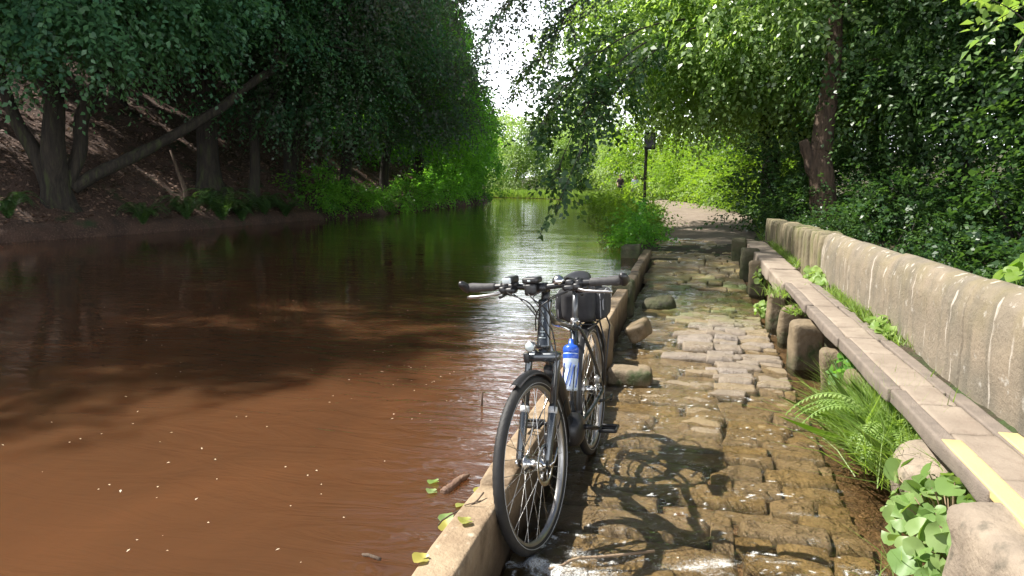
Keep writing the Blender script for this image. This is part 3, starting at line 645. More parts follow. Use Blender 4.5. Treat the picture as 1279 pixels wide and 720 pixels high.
# trees higher up the slope
back = [(-19, 15, 'bark'), (-18.6, 20.5, 'bark'), (-21.5, 25.5, 'bark'), (-19.5, 31, 'bark'), (-20, 38, 'bark'), (-23, 18.5, 'bark'), (-20.5, 46, 'bark'), (-25, 29, 'bark'), (-25.5, 36, 'bark'), (-27, 23, 'bark'), (-17.2, 27.5, 'bark'), (-17.5, 33.5, 'bark'), (-26, 44, 'bark')]
labs = ['slender dark trunk high on the brown slope, left of the big beech', 'dark trunk higher on the slope between the big beech and the tall straight beech', 'dark wood tree well up the slope behind the tall straight beech', 'shaded wood tree up the slope behind the thin-stemmed beeches',
        'tall wood tree up the slope behind the bright green broadleaf', 'topmost shaded tree on the brown slope behind the big beech', 'far wood tree up the slope above the end of the left bank', 'shadowy upper-slope tree behind the curved-stem purplish tree', 'shadowy upper-slope tree behind the bright green broadleaf', 'highest shadowy tree between the beech limbs and the straight beech', 'mid-slope tree right behind the curved-stem purplish tree', 'mid-slope tree between the thin dark-trunked beech and the bright green tree', 'shadowy upper-slope tree behind the rounded green tree']
back += [(-20.5, 53, 'bark'), (-29, 59, 'bark'), (-28, 52, 'bark')]
labs += ['dark tree rounding the end of the left bank above the water', 'last dark tree of the left bank, nearest the pale willows', 'shadowy tree on the ridge at the far end of the left bank']
for k, (x, y, m) in enumerate(back):
    far = y > 40; q = 1.15 if far else 1.
    tree('woodland_tree', labs[k], 'tree', (x, y, zb(x, y)-.2), [((0, 0, 0), (.5*math.sin(k), .3, 12*q), .2, .05)], dict(flat=.6, blobs=[(0, 0, 8.5*q, 4.2*q, 4.4*q, 4.4*q, 200), (1.5*math.cos(k*2), 1.2*math.sin(k*2), 4.4, 3.2, 3.4, 2.0, 110)], ns=11, nl=10, leaf=.19 if not far else .24, spray=.8, bough=(1.1, 1.1, .35), droop=.4, clip=lambda P: flecks(P)&(P[:, 2] > slope_z(P[:, 0], P[:, 1])+.6)&(P[:, 0]+P[:, 2]/1.376 < np.interp(P[:, 1], [10, 15.5, 17.5, 24, 31, 45, 52, 58, 64], [1.4, 1.4, -1.6, -2, -3, -7, -10, -15, -20]))), ('bark', 'leaf_beech'), 150+k, 'trees up the wooded slope', 10, .06)
x, y = -14.6, 6.6
tree('beech_tree', 'overhanging beech whose lower leaves hang in at the upper left corner', 'tree', (x, y, zb(x, y)-.15), [((0, 0, 0), (.8, .3, 12), .34, .06), ((.1, 0, 1.2), (3., 1.5, 7.5), .18, .06)],
     dict(flat=.62, blobs=[(2.2, 0, 10.3, 4.2, 3.8, 3., 300), (1.5, .4, 13.3, 4., 3.8, 2.6, 200), (3., 2.6, 6.6, 3., 2.6, 1.6, 80)], ns=12, nl=12, leaf=.14, spray=.75, bough=(1., 1., .3), droop=.5, clip=keep_sky), ('bark', 'leaf_beech'), 117, GL, 16, .06)
# broken stump and thin snag
x, y = -13.7, 17.4; st = tube(trunk_path((0, 0, -.2), (-.28, -.1, 1.5), 7, .06, 10), np.linspace(.11, .03, 10), 9)
tag(make('tree_stump', st, MAT['deadwood'], loc=(x, y, zb(x, y))), 'broken grey dead stump leaning on the brown slope', 'stump')
# ------------------------------------------------------------ ferns and bushes along the far bank
def fern_mesh(seed, nf=16, L0=.8, leafw=.11, upright=.8):
    rng = np.random.default_rng(seed); Vs = []; T = []
    for k in range(nf):
        a = rng.uniform(0, 2*np.pi); Lf = L0*rng.uniform(.65, 1.15); o = np.array([math.cos(a), math.sin(a), 0])
        e = rng.uniform(.75, 1.25)*upright
        pts = bez([np.zeros(3), o*Lf*.25+np.array([0, 0, Lf*.75*e]), o*Lf*.7+np.array([0, 0, Lf*.8*e]), o*Lf+np.array([0, 0, Lf*.35*e])], 26)
        t = unit(np.gradient(pts, axis=0)); s = unit(np.cross(t, [0, 0, 1.])); n = np.cross(s, t)
        wd = leafw*L0*2*np.sin(np.pi*np.linspace(.12, 1, 26)**.8)+.008
        for sg in (-1, 1):
            ax = unit(s*sg+t*.35-.12*n); V, Q = quads_for(pts, ax, n, wd*rng.uniform(.8, 1.15, 26), np.full(26, Lf/26*.8), .05); Vs.append((V, Q)); T.append(np.full(len(V), np.clip(rng.normal(.5, .25), 0, 1)))
        V, Q = tube(pts, .004, 3, False); Vs.append((V, Q)); T.append(np.full(len(V), .2))
    return join(Vs), np.concatenate(T)
fv, ft = fern_mesh(1, 26, 1.05, .1, 1.05)
GF = 'ferns along the far waterline'
fl = [(-14.0, 12.2, .9), (-13.3, 13.2, .8), (-13.1, 15., .85), (-12.95, 16.4, 1.0), (-12.75, 17.6, 1.15), (-12.75, 18.5, 1.05), (-12.7, 19.6, 1.05), (-12.6, 20.6, .9)]
fl_lab = ['dark fern at the left end of the far waterline', 'small dark fern below the roots of the big beech', 'low fern on the bare bank between the beech roots and the stump', 'shaded fern directly below the broken stump', 'largest and brightest fern of the far waterline, right of the broken stump',
          'fern touching the right side of the largest far waterline fern', 'wide shaded fern below the twin slim stems', 'last dark fern before the leafy waterside bushes']
for k, (x, y, s) in enumerate(fl):
    if k == 0: f0 = o = tag(make('fern', (fv, ft)[0], MAT['leaf_dark'], tint=ft, smooth=False), fl_lab[0], 'fern', GF)
    else: o = f0.copy(); C.objects.link(o); o['label'] = fl_lab[k]
    s *= .72 if k != 4 else .9; o.location = (x, y, zb(x, y)); o.rotation_euler.z = k*1.3; o.scale = (s, s, s)
def bush_mesh(seed, rx, ry, rz, n, leaf, ns=10, nl=9, shell=.3):
    return crown(seed, [(0, 0, rz*.62, rx, ry, rz*.62, n)], ns=ns, nl=nl, leaf=leaf, spray=leaf*4.2, bough=(.38*rx+.1, .38*ry+.1, .25), droop=.2, flat=.6, shell=shell, clip=lambda P: P[:, 2] > .03)
def bush(name, label, loc, r, seed, mat, leaf, n=40, group=None, cat='bush', stems=7, **k):
    VF, t, c = bush_mesh(seed, *r, n, leaf, **k); rg = np.random.default_rng(seed)
    root = tag(empty(name, loc), label, cat, group)
    sp = []
    for g in c[rg.choice(len(c), stems)]:
        s0 = np.array([rg.normal(0, .1), rg.normal(0, .1), -.1]); sp.append(tube(bez([s0, s0+[0, 0, g[2]*.5], g*[.8, .8, .8], g], 8), np.linspace(.02, .005, 8), 5, False))
    make('stem', join(sp), MAT['bark'], root); make('foliage', VF, MAT[mat], root, smooth=False, tint=t)
    return root
def copy_tree(r, loc, rz, s, label):
    o = r.copy(); C.objects.link(o); o.location = loc; o.rotation_euler.z = rz; o.scale = (s, s, s*(.9+.2*math.sin(rz*5))); o['label'] = label
    for ch in r.children:
        c = ch.copy(); C.objects.link(c); c.parent = o
    return o
GB = 'leafy bushes along the far waterline'
bp = [(-12.6, 22.4, 1.), (-12.4, 24.2, .95), (-12.3, 26.3, .8), (-12.2, 28.6, .85), (-12.4, 31.2, 1.0), (-12.6, 33.8, 1.1), (-12.9, 36.8, 1.2), (-13.2, 40.2, 1.4), (-13.4, 44., 1.5)]
bl = ['first leafy bush right of the ferns on the far waterline', 'low bush under the curved-stem purplish tree', 'small sunlit bush on the bare part of the far bank', 'bush at the waterline beneath the thin dark-trunked beech', 'bush below the gap before the bright green tree',
      'dense waterside bush left of the bright green tree base', 'dense waterside bush beneath the bright green tree', 'tall waterside bush under the rounded green tree', 'last waterside bush at the end of the left bank']
b0 = None
for k, (x, y, s) in enumerate(bp):
    if b0 is None: b0 = bush('waterside_bush', bl[0], (x, y, zb(x, y)), (.95, 1.25, 1.05), 201, 'leaf_green', .12, 34, GB); b0.scale = (s, s, s)
    else: copy_tree(b0, (x, y, zb(x, y)), k*1.1, s, bl[k])
for k, (x, y, s, lab) in enumerate([(-15.6, 44, 2.2, 'dark shrub up the slope behind the rounded green tree'), (-17, 49, 2.4, 'dark shrub filling the slope beyond the bright green tree'), (-18.2, 55, 2.6, 'dark shrub at the very end of the wooded slope'), (-22, 57, 2.8, 'tall far shrub behind the end of the left bank'), (-16.5, 39, 2., 'shrub midway up the slope behind the bright green broadleaf'), (-22, 52, 2.8, 'big shadowy shrub on the ridge at the far end of the slope'), (-30, 62, 3.2, 'hindmost big shrub beyond the end of the left bank'), (-16.4, 34, 1.7, 'shrub on the slope above the dense waterside bush')]):
    copy_tree(b0, (x, y, zb(x, y)-.1), k*1.3, s, lab)['group'] = 'shrubs on the far slope'
# ------------------------------------------------------------ right bank: overhanging tree, wood, bushes
def lz(x, y): return float(land_z(np.array(x, float), np.array(y, float)))
def over_clip(P): return (P[:, 2] > 1.0)
# the sunlit tree whose branches hang over the path and the canal
tree('overhanging_tree', 'sunlit tree arching over the path with glossy leaves hanging above the canal', 'tree', (2.7, 21.5, .1),
     [((0, 0, 0), (.3, -.5, 6), .34, .18), ((0, 0, 2.2), (-2.7, -2.2, 6.4), .16, .06), ((.3, -.5, 6), (-.2, -1, 11), .18, .04)],
     dict(blobs=[(-2.9, -3.0, 4.2, 1.7, 2.6, 1.7, 120), (-2.0, -4.8, 5.0, 2.0, 2.6, 1.6, 100), (-3.8, -1.5, 5.4, 1.8, 3.2, 1.9, 100), (-1.2, -3.2, 7.0, 2.0, 3., 1.6, 60), (.7, -1.5, 8, 3, 4, 2.2, 70), (-.6, -3.4, 3.6, 1.5, 2., 1.1, 60)], ns=12, nl=11, leaf=.15, spray=.65, bough=(.75, .75, .3), droop=.5, shell=.35, face=(-.75, -.35, .75), flat=.5), ('bark', 'leaf_sun'), 301, None, 22, .055)
# long thin branch with sparse leaves reaching over the open water
def branch_thing(name, label, root_p, mids, seed, leaf, n_twigs, mat, tw=.9, r=.03, nl=9):
    rng = np.random.default_rng(seed); root = tag(empty(name, root_p), label, 'branch'); rp = np.array(root_p, float)
    paths = [bez([np.array(q)-rp for q in m], 22) for m in mids]
    pieces = [tube(p, np.linspace(r, .005, 22), 6) for p in paths]; P = []; D = []
    for p in paths:
        for k in range(n_twigs):
            t = rng.uniform(.25, 1); i0 = int(t*21); d = unit(rng.normal(0, .7, 3)+np.array([-.25, -.2, -.5])+unit(np.gradient(p, axis=0))[i0]*.7)
            Lt = tw*rng.uniform(.4, 1.2)*(1.2-.5*t); q = bez([p[i0], p[i0]+d*Lt*.5+[0, 0, .05], p[i0]+d*Lt-np.array([0, 0, .12*Lt])], 7); pieces.append(tube(q, np.linspace(.008, .002, 7), 4, False))
            for j in (2, 4, 6):
                P.append(q[j]); D.append(d+rng.normal(0, .45, 3))
    V, Q, t = sprays(rng, np.array(P), np.array(D), nl, .33, leaf, .45, .6, .68, np.clip(rng.normal(.4, .3, len(P)), 0, 1))
    make('bough', join(pieces), MAT['bark'], root); make('foliage', (V, Q), MAT[mat], root, smooth=False, tint=t)
    return root
branch_thing('leafy_branch', 'thin drooping branch with sparse leaves reaching down over the canal before the signpost', (.3, 16.5, 4.6),
             [[(.3, 16.5, 4.6), (-1.0, 14.6, 4.0), (-1.75, 12.8, 2.6), (-2.1, 11.2, .75)], [(-.3, 15.6, 4.5), (-1.5, 14.3, 4.2), (-2.3, 13.4, 3.3), (-2.9, 12.9, 1.9)], [(-1.0, 14.6, 3.9), (-1.6, 13.6, 3.4), (-2.0, 12.6, 2.4), (-2.3, 12.2, 1.3)]], 310, .135, 34, 'leaf_dark', .6, .02, 9)  # dark leaf colour stands in for backlit shade on this branch
branch_thing('leafy_branch', 'high airy branch with small leaves crossing the white sky above the water', (.6, 17.5, 6.2),
             [[(.6, 17.5, 6.2), (-1.4, 16.2, 6.4), (-3.0, 15, 5.6), (-4.3, 14.6, 4.4)], [(-.6, 17, 6.3), (-2.2, 16., 5.8), (-3.0, 15.2, 4.6), (-3.4, 15, 2.9)], [(-.2, 17.2, 6.5), (-2.6, 16.6, 7.), (-4.2, 16, 6.4), (-5.2, 15.6, 5.0)], [(-1.2, 16.6, 6.4), (-2.8, 15.6, 6.2), (-3.8, 15.2, 5.6), (-4.4, 15, 3.7)]], 311, .095, 60, 'leaf_copper', 1.0, .02, 8)
branch_thing('leafy_branch', 'dense leafy bough hanging beside the white sky gap, nearest the overhanging tree', (-.4, 19.5, 6.0),
             [[(-.4, 19.5, 6.0), (-2.0, 18.6, 6.2), (-3.4, 18, 5.2), (-4.2, 17.6, 3.6)], [(-.8, 19.3, 5.6), (-2.0, 18.6, 5.2), (-3.0, 18, 4.2), (-3.7, 17.8, 2.5)]], 313, .12, 60, 'leaf_sun', .9, .025, 9)
# trunks of the wood right of the path
def wclip(P): return (P[:, 2] > .9)
tree('forked_tree', 'thick reddish trunk with a stubby fork standing right behind the parapet wall', 'tree', (2.55, 14.6, -.1),
     [((0, 0, 0), (-.25, .2, 2.05), .25, .21), ((-.22, .15, 1.3), (-.62, .1, 2.1), .13, .09), ((-.25, .2, 1.9), (-.05, .6, 6.5), .18, .09), ((-.05, .6, 6.5), (.6, .2, 11), .12, .04)],
     dict(face=(-.7, -.3, .7), flat=.5, blobs=[(.9, .5, 4.5, 2.2, 2.0, 1.3, 80), (.2, -.6, 6.8, 2.8, 2.8, 1.6, 100), (1., 0, 9, 3, 3, 2.5, 90), (.9, -.2, 3.0, .9, 1.0, .8, 24)], ns=11, nl=11, leaf=.11, spray=.6, bough=(.75, .75, .3), droop=.4), ('redbark', 'leaf_dark'), 320, None, 16, .05)
tree('leaning_tree', 'dark twin-stemmed tree leaning over the path edge before the bright bushes', 'tree', (2.6, 21.0, 0.),
     [((0, 0, 0), (-.9, .3, 3.4), .26, .2), ((.35, .2, 0), (.1, .3, 3.6), .22, .16), ((-.9, .3, 3.4), (-1.3, 0, 7.), .2, .08)],
     dict(face=(-.7, -.3, .7), flat=.5, blobs=[(-.5, -.2, 6.2, 2.4, 2.4, 1.6, 90), (.8, 0, 4.6, 1.8, 1.8, 1.2, 55), (0, 0, 8.8, 2.8, 2.8, 2.2, 70)], ns=11, nl=11, leaf=.12, spray=.6, bough=(.75, .75, .3), droop=.4), ('bark', 'leaf_sun'), 321, None, 14, .05)
wood = [((5.2, 15.5), 'dense dark tree in the wood behind the middle of the wall', 1.), ((4.4, 19.5), 'dark tree in the wood behind the reddish forked trunk', 1.05), ((7.0, 12.5), 'shaded wood tree at the right edge of the picture', 1.05), ((7.6, 18.5), 'deep shaded tree further back in the right-hand wood', 1.15), ((6., 24), 'wood tree standing back behind the leaning twin-stemmed tree', 1.2), ((10.5, 15.5), 'hindmost shaded tree of the right-hand wood', 1.2), ((3.6, 29), 'tree rising behind the bright yellow-green path bushes', 1.1), ((4.5, 38), 'farther tree on the right of the path bend', 1.3)]
w0 = None
for k, ((x, y), lab, s) in enumerate(wood):
    if w0 is None:
        w0 = tree('wood_tree', lab, 'tree', (x, y, lz(x, y)-.1), [((0, 0, 0), (.2, .2, 6), .2, .14), ((.2, .2, 6), (.3, 0, 11), .14, .04)],
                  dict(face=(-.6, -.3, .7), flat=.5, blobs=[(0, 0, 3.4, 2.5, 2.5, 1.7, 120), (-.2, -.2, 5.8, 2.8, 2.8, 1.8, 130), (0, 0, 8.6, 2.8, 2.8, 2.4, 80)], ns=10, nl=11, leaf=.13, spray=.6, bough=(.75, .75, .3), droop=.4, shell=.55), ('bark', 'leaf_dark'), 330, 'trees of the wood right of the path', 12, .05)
    else: copy_tree(w0, (x, y, lz(x, y)-.1), k*2.3, s, lab)
# the branch reaching in over the wall at the top right
branch_thing('leafy_branch', 'pale-leaved branch reaching in at the upper right corner above the wall', (4.2, 8.8, 4.2), [[(4.2, 8.8, 4.2), (3.5, 8., 3.8), (3.0, 7.4, 3.1), (2.5, 6.9, 2.25)], [(4., 8.6, 4.1), (3.6, 7.6, 3.5), (3.4, 7., 2.9), (3.2, 6.6, 2.5)]], 312, .115, 16, 'leaf_sun', .6, .02, 8)
# understorey shrubs behind the wall
GS = 'understorey shrubs behind the wall'
us = [((2.1, 13.2), .5, 'ivy-leaved shrub at the foot of the reddish forked trunk'), ((3.3, 13.2), .95, 'shrub with pale catching leaves right of the reddish forked trunk'), ((2.5, 11.2), .75, 'low shrub showing just over the crest of the wall'), ((3.9, 11.), 1.05, 'dark shrub behind the middle of the parapet wall'), ((4.6, 9.4), 1.05, 'dark shrub in the hollow toward the right edge'),
      ((3.1, 8.6), .6, 'small dark shrub low behind the wall near the right edge'), ((5.2, 12.4), 1.5, 'tall dark shrub in the depth of the wood'), ((2.1, 17.0), 1.25, 'light-catching tall shrub left of the reddish forked trunk'), ((3.4, 16.2), 1.5, 'tall shrub behind the reddish forked trunk'), ((6.2, 9.8), 1.5, 'big dark shrub at the right edge behind the wall'), ((2.2, 15.2), .8, 'leafy shrub at the far end of the wall beside the path')]
s0 = None
for k, ((x, y), s, lab) in enumerate(us):
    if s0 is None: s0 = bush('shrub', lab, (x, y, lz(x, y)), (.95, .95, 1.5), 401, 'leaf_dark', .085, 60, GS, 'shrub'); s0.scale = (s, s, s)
    else: copy_tree(s0, (x, y, lz(x, y)), k*1.7, s, lab)
# bright bushes along the path
GP = 'sunlit bushes beside the path'
pb = [((1.9, 29.5), 1., 'bright yellow-green bush where the path bends, nearest the leaning tree'), ((1.6, 34), 1.25, 'tall lime green bush behind the path bend'), ((.9, 39), 1.3, 'lime bush further along the bend, behind the signpost'), ((-.2, 45), 1.5, 'distant lime bush beyond the bend of the path'), ((3.0, 26.5), .8, 'lime bush in front of the wood, right of the path'), ((-1.8, 52), 1.7, 'pale distant bush behind the two walkers'), ((-4, 60), 2.3, 'farthest pale bush beside the path behind the walkers')]
p0 = None
for k, ((x, y), s, lab) in enumerate(pb):
    if p0 is None: p0 = bush('path_bush', lab, (x, y, lz(x, y)), (1.15, 1.3, 2.2), 411, 'leaf_lime', .12, 75, GP); p0.scale = (s, s, s)
    else: copy_tree(p0, (x, y, lz(x, y)), k*1.7, s, lab)
# waterside bushes by the signpost
bush('bankside_bush', 'leafy green bush on the water\u2019s edge beyond the end of the kerb', (-.98, 13.9, -.05), (.36, .75, .5), 421, 'leaf_green', .075, 46, 'bushes on the near waterline')
bush('bankside_bush', 'brighter bush around the foot of the signpost', (-1.25, 16.9, 0), (.45, 1.3, .62), 422, 'leaf_lime', .085, 60, 'bushes on the near waterline')
bush('bankside_bush', 'sunny yellow-green bush behind the signpost at the water', (-2.0, 21.5, 0), (.5, 2.2, .62), 423, 'leaf_lime', .1, 70, 'bushes on the near waterline')
bush('bankside_bush', 'low sunny waterside bush nearer the walkers', (-3.4, 29, 0), (.6, 3., .6), 424, 'leaf_lime', .11, 70, 'bushes on the near waterline')
# far end: reeds, pale trees
GQ = 'pale trees at the far end of the water'
ft_ = [((-17, 70), 1., 'pale sunlit willow in the middle of the far bank'), ((-22, 75), 1.2, 'pale tree left of the far willow, behind the end of the left bank'), ((-11, 72), .95, 'pale tree right of the far willow'), ((-6, 68), .85, 'pale tree behind the reedy right end of the water'), ((-1, 66), .9, 'pale far tree behind the path'), ((-14, 84), 1.4, 'tallest pale tree behind the far willow'), ((4, 60), 1.1, 'pale far tree beyond the lime bushes')]
t0 = None
for k, ((x, y), s, lab) in enumerate(ft_):
    if t0 is None: t0 = tree('willow_tree', lab, 'tree', (x, y, lz(x, y)), [((0, 0, 0), (.3, 0, 6), .25, .05)], dict(blobs=[(0, 0, 2.6, 3.2, 3., 2.4, 90), (.4, 0, 5.4, 2.6, 2.6, 2.4, 70)], ns=12, nl=9, leaf=.24, spray=.9, bough=(.9, .9, .5), droop=.7), ('bark', 'leaf_haze_pale'), 430, GQ, 8, .05)
    else: copy_tree(t0, (x, y, lz(x, y)), k*1.3, s, lab)
def blades(seed, pts, h, w, lean=.35, tint=.5):
    rng = np.random.default_rng(seed); n = len(pts); d = rng.normal(0, lean, (n, 3)); d[:, 2] = 1; d = unit(d); hh = h*rng.uniform(.5, 1.2, n)
    s = unit(np.cross(d, rng.normal(0, 1, (n, 3)))); b = pts; m = pts+d*hh[:, None]*.55; t = pts+d*hh[:, None]+np.stack([d[:, 0], d[:, 1], -.3*np.hypot(d[:, 0], d[:, 1])], -1)*hh[:, None]*.35
    V = np.stack([b-s*w/2, b+s*w/2, m+s*w*.4, t, m-s*w*.4], 1).reshape(-1, 3)
    return (V, np.arange(len(V)).reshape(-1, 5)), np.repeat(np.clip(rng.normal(tint, .25, n), 0, 1), 5)
rng = np.random.default_rng(77)
yy = rng.uniform(24, 66.5, 9000); xx = right_edge(yy)+np.abs(rng.normal(0, .5, 9000))-.1
e = rng.random(9000) < .45; xx[e] = rng.uniform(-22, -12, e.sum()); yy[e] = np.interp(xx[e], XR[::-1][:5], YR[::-1][:5])+rng.uniform(-.4, 3, e.sum())
V, t = blades(5, np.stack([xx, yy, np.full(9000, .03)], -1), .75, .035, .25)
tag(make('reeds', V, MAT['grass'], smooth=False, tint=t), 'sunlit reeds fringing the far water and the near bank beyond the signpost', 'reeds', kind='stuff')
n = 16000; xx = rng.uniform(1.7, 14, n); yy = rng.uniform(7, 30, n); z = land_z(xx, yy)
V, Q, t = sprays(rng, np.stack([xx, yy, z+rng.uniform(.02, .35, n)], -1), rng.normal(0, 1, (n, 3))*[1, 1, .4]+[0, 0, .3], 5, .25, .08, .3, .6, .7, np.clip(rng.normal(.4, .3, n), 0, 1))
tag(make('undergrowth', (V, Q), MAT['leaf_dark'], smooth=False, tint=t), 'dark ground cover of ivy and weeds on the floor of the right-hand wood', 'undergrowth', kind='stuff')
n = 3500; xx = rng.uniform(1.22, 1.34, n); yy = rng.uniform(4.3, 13.4, n); k = (fbm(P3(xx*2, yy*1.6), 55, 3) > -.05); xx, yy = xx[k], yy[k]
V, t = blades(6, np.stack([xx, yy, np.full(len(xx), .18)], -1), .13, .006, .5)
tag(make('verge_grass', V, MAT['grass'], smooth=False, tint=t), 'thin bright grass growing along the foot of the parapet wall', 'grass', kind='stuff')
n = 2600; yy = rng.uniform(15, 34, n); sd_ = rng.random(n) < .5; xx = np.where(sd_, np.interp(yy, PY, PL)-np.abs(rng.normal(0, .15, n)), np.interp(yy, PY, PR)+np.abs(rng.normal(0, .25, n)))
V, t = blades(7, np.stack([xx, yy, land_z(xx, yy)-.01], -1), .28, .012, .5)
tag(make('path_grass', V, MAT['grass'], smooth=False, tint=t), 'rough grass along both edges of the dirt path', 'grass', kind='stuff')
# fallen leaves and twigs on the brown slope
n = 20000; yy = rng.uniform(9, 40, n); xx = left_edge(yy)-.3-np.abs(rng.normal(0, 4, n)); z = slope_z(xx, yy)+.012
V, Q = quads_for(np.stack([xx, yy, z], -1), unit(rng.normal(0, 1, (n, 3))*[1, 1, .25]), unit(rng.normal(0, .3, (n, 3))+[.5, 0, .85]), rng.uniform(.06, .16, n), rng.uniform(.03, .08, n))
MAT['drylf'] = leafmat('dry fallen leaves', (.10, .06, .045), (.27, .17, .12), .05, .7, .3)
tag(make('leaf_litter', (V, Q), MAT['drylf'], smooth=False, tint=np.repeat(rng.random(n), 4)), 'dry brown fallen leaves scattered over the wooded slope', 'leaf litter', kind='stuff')
# ------------------------------------------------------------ bicycle (local axes: x forward, y to its left, z up)
MAT['rubber'] = M('black tyre rubber', (.014, .014, .014), (.03, .028, .026), 20, .6, .5, 160, .004)
MAT['black'] = M('matt black alloy', (.018, .018, .019), (.028, .027, .027), 12, .38)
MAT['gloss'] = M('dark metallic frame paint', (.05, .058, .066), (.07, .078, .085), 5, .24, coat=.8, metal=.55)
MAT['alloy'] = M('brushed alloy', (.46, .45, .43), (.34, .33, .32), 18, .34, metal=.9)
MAT['post_grey'] = M('grey anodised post', (.17, .175, .18), (.13, .135, .14), 10, .35, metal=.6)
MAT['steel'] = M('bright steel', (.72, .71, .69), (.6, .59, .57), 20, .22, metal=1.)
MAT['fabric'] = M('black bag fabric', (.016, .016, .018), (.03, .03, .032), 30, .75, .5, 300, .003)
MAT['grey_trim'] = M('grey reflective piping', (.35, .35, .36), (.25, .25, .26), 30, .5)
MAT['band'] = M('silver reflective band', (.62, .63, .62), (.5, .5, .5), 25, .35)
MAT['badge'] = M('pale head badge', (.50, .55, .55), (.42, .47, .47), 25, .45)
MAT['bottle_blue'] = M('blue bottle plastic', (.03, .12, .62), (.025, .10, .52), 6, .3, coat=.2)
MAT['bottle_white'] = M('translucent white bottle', (.62, .72, .82), (.52, .63, .76), 4, .35)
MAT['lens'] = M('pale lamp lens', (.66, .74, .74), (.52, .6, .6), 40, .12, coat=.8)
MAT['grip'] = M('dark grey rubber grip', (.045, .042, .042), (.075, .072, .07), 50, .65, .5, 220, .003)
MAT['glass_dark'] = M('dark display', (.01, .012, .015), (.015, .018, .02), 5, .12, coat=.5)
PSI, LAM, STEER = .0582, .0605, -.125
fw = Vector((-math.sin(PSI), -math.cos(PSI), 0)); lf = Vector((math.cos(PSI), -math.sin(PSI), 0))
l2 = lf*math.cos(LAM)+Vector((0, 0, math.sin(LAM))); u2 = Vector((0, 0, math.cos(LAM)))-lf*math.sin(LAM)
fc = Vector((-.549, 2.654, -.238)); org = fc-fw*1.10
bike = tag(empty('bicycle'), 'dark grey touring bicycle leaning on the stone kerb with its front wheel toward the viewer', 'bicycle')
mb = Matrix.Identity(4)
for r_ in range(3): mb[r_][0], mb[r_][1], mb[r_][2], mb[r_][3] = fw[r_], l2[r_], u2[r_], org[r_]
bike.matrix_world = mb
AX = np.array([-.342, 0, .94]); SB = np.array([1.053, 0, .328])
def steer(VF):
    p = np.asarray(VF[0], float)-SB; c, s = math.cos(STEER), math.sin(STEER)
    return SB+p*c+np.cross(AX, p)*s+np.outer(p@AX, AX)*(1-c), VF[1]
def on(h, f=0., y=0.): return SB+AX*h+np.array([.94, 0, .342])*f+np.array([0, y, 0])   # point on the steering axis
def bp_(name, parts, mat, parent=bike, st=False, **k):
    VF = join(parts); VF = steer(VF) if st else VF
    return make(name, VF, MAT[mat], parent, **k)
RW, RT = .325, .0215
def wheel(cx, st, rear):
    c = np.array([cx, 0, .345]); rg = np.random.default_rng(int(cx*10)+3)
    hub = lathe([(.0, -.066), (.012, -.066), (.012, -.05), (.034, -.036), (.034, -.031), (.019, -.026), (.019, .026), (.034, .031), (.034, .036), (.012, .05), (.012, .066), (0, .066)], 20)
    sp = []
    for k in range(32):
        a = 2*math.pi*k/32; sd_ = 1 if k % 2 else -1; cr_ = (.26 if (k//2) % 2 else -.26)*2.2
        h0 = np.array([.031*math.cos(a+cr_), sd_*.033, .031*math.sin(a+cr_)]); h1 = np.array([.300*math.cos(a), sd_*.004, .300*math.sin(a)])
        sp.append(tube([h0, (h0+h1)/2, h1], .0013, 4, False))
    wh = make('wheel', (lambda q: steer(q) if st else q)(mv(join([hub]+sp), c)), MAT['steel'], bike)
    # tyre with knobbled tread
    V, Q = torus(RW, RT, 150, 14, .95); rr = np.hypot(V[:, 0], V[:, 2]); th = np.arctan2(V[:, 2], V[:, 0])
    k = np.clip((rr-RW)/RT, 0, 1); f = 1+.0075*k*np.sign(np.sin(th*75+np.sign(V[:, 1])*1.6))*(np.abs(V[:, 1]) > .003)
    V[:, 0] *= f; V[:, 2] *= f
    make('tyre', (lambda q: steer(q) if st else q)(mv((V, Q), c)), MAT['rubber'], wh)
    sv, sq = torus(RW-.010, .0175, 96, 6, .98); ring = torus(.3135, .0016, 96, 5); 
    rim = lathe([(.297, -.010), (.305, -.0125), (.312, -.0125), (.3125, -.010), (.305, 0), (.3125, .010), (.312, .0125), (.305, .0125), (.297, .010), (.297, -.010)], 96)
    make('rim', (lambda q: steer(q) if st else q)(mv(rim, c)), MAT['alloy'], wh)
    l = [mv(torus(.3185, .0012, 96, 5), (0, sg*.0195, 0)) for sg in (-1, 1)]
    make('reflective_line', (lambda q: steer(q) if st else q)(mv(join(l), c)), MAT['band'], wh)
    # brake disc on the left
    prof = [(.082, .047), (.082, .049), (.064, .049), (.064, .047), (.082, .047)]
    D = [lathe(prof, 48)]+[mv(rbox((.043*math.cos(a), .048, .043*math.sin(a)), (.012, .002, .012), .001, 3), (0, 0, 0)) for a in ()]
    for k in range(6):
        a = k*math.pi/3; D.append(tube([(.02*math.cos(a), .048, .02*math.sin(a)), (.066*math.cos(a+.5), .048, .066*math.sin(a+.5))], .0035, 5))
    for k in range(24):
        a = k*math.pi/12; D.append(tube([(.066*math.cos(a), .048, .066*math.sin(a)), (.080*math.cos(a+.12), .048, .080*math.sin(a+.12))], .0016, 4))
    make('brake_disc', (lambda q: steer(q) if st else q)(mv(join(D), c)), MAT['steel'], wh)
    if rear:
        cs = [mv(lathe([(.012, -h), (r, -h), (r, -h-.002), (.012, -h-.002)], 28), (0, 0, 0)) for r, h in [(.062, .022), (.054, .026), (.047, .030), (.040, .034), (.034, .038), (.028, .042)]]
        make('cassette', mv(join(cs), c), MAT['steel'], wh)
    return wh
wheel(1.10, True, False); wheel(0., False, True)
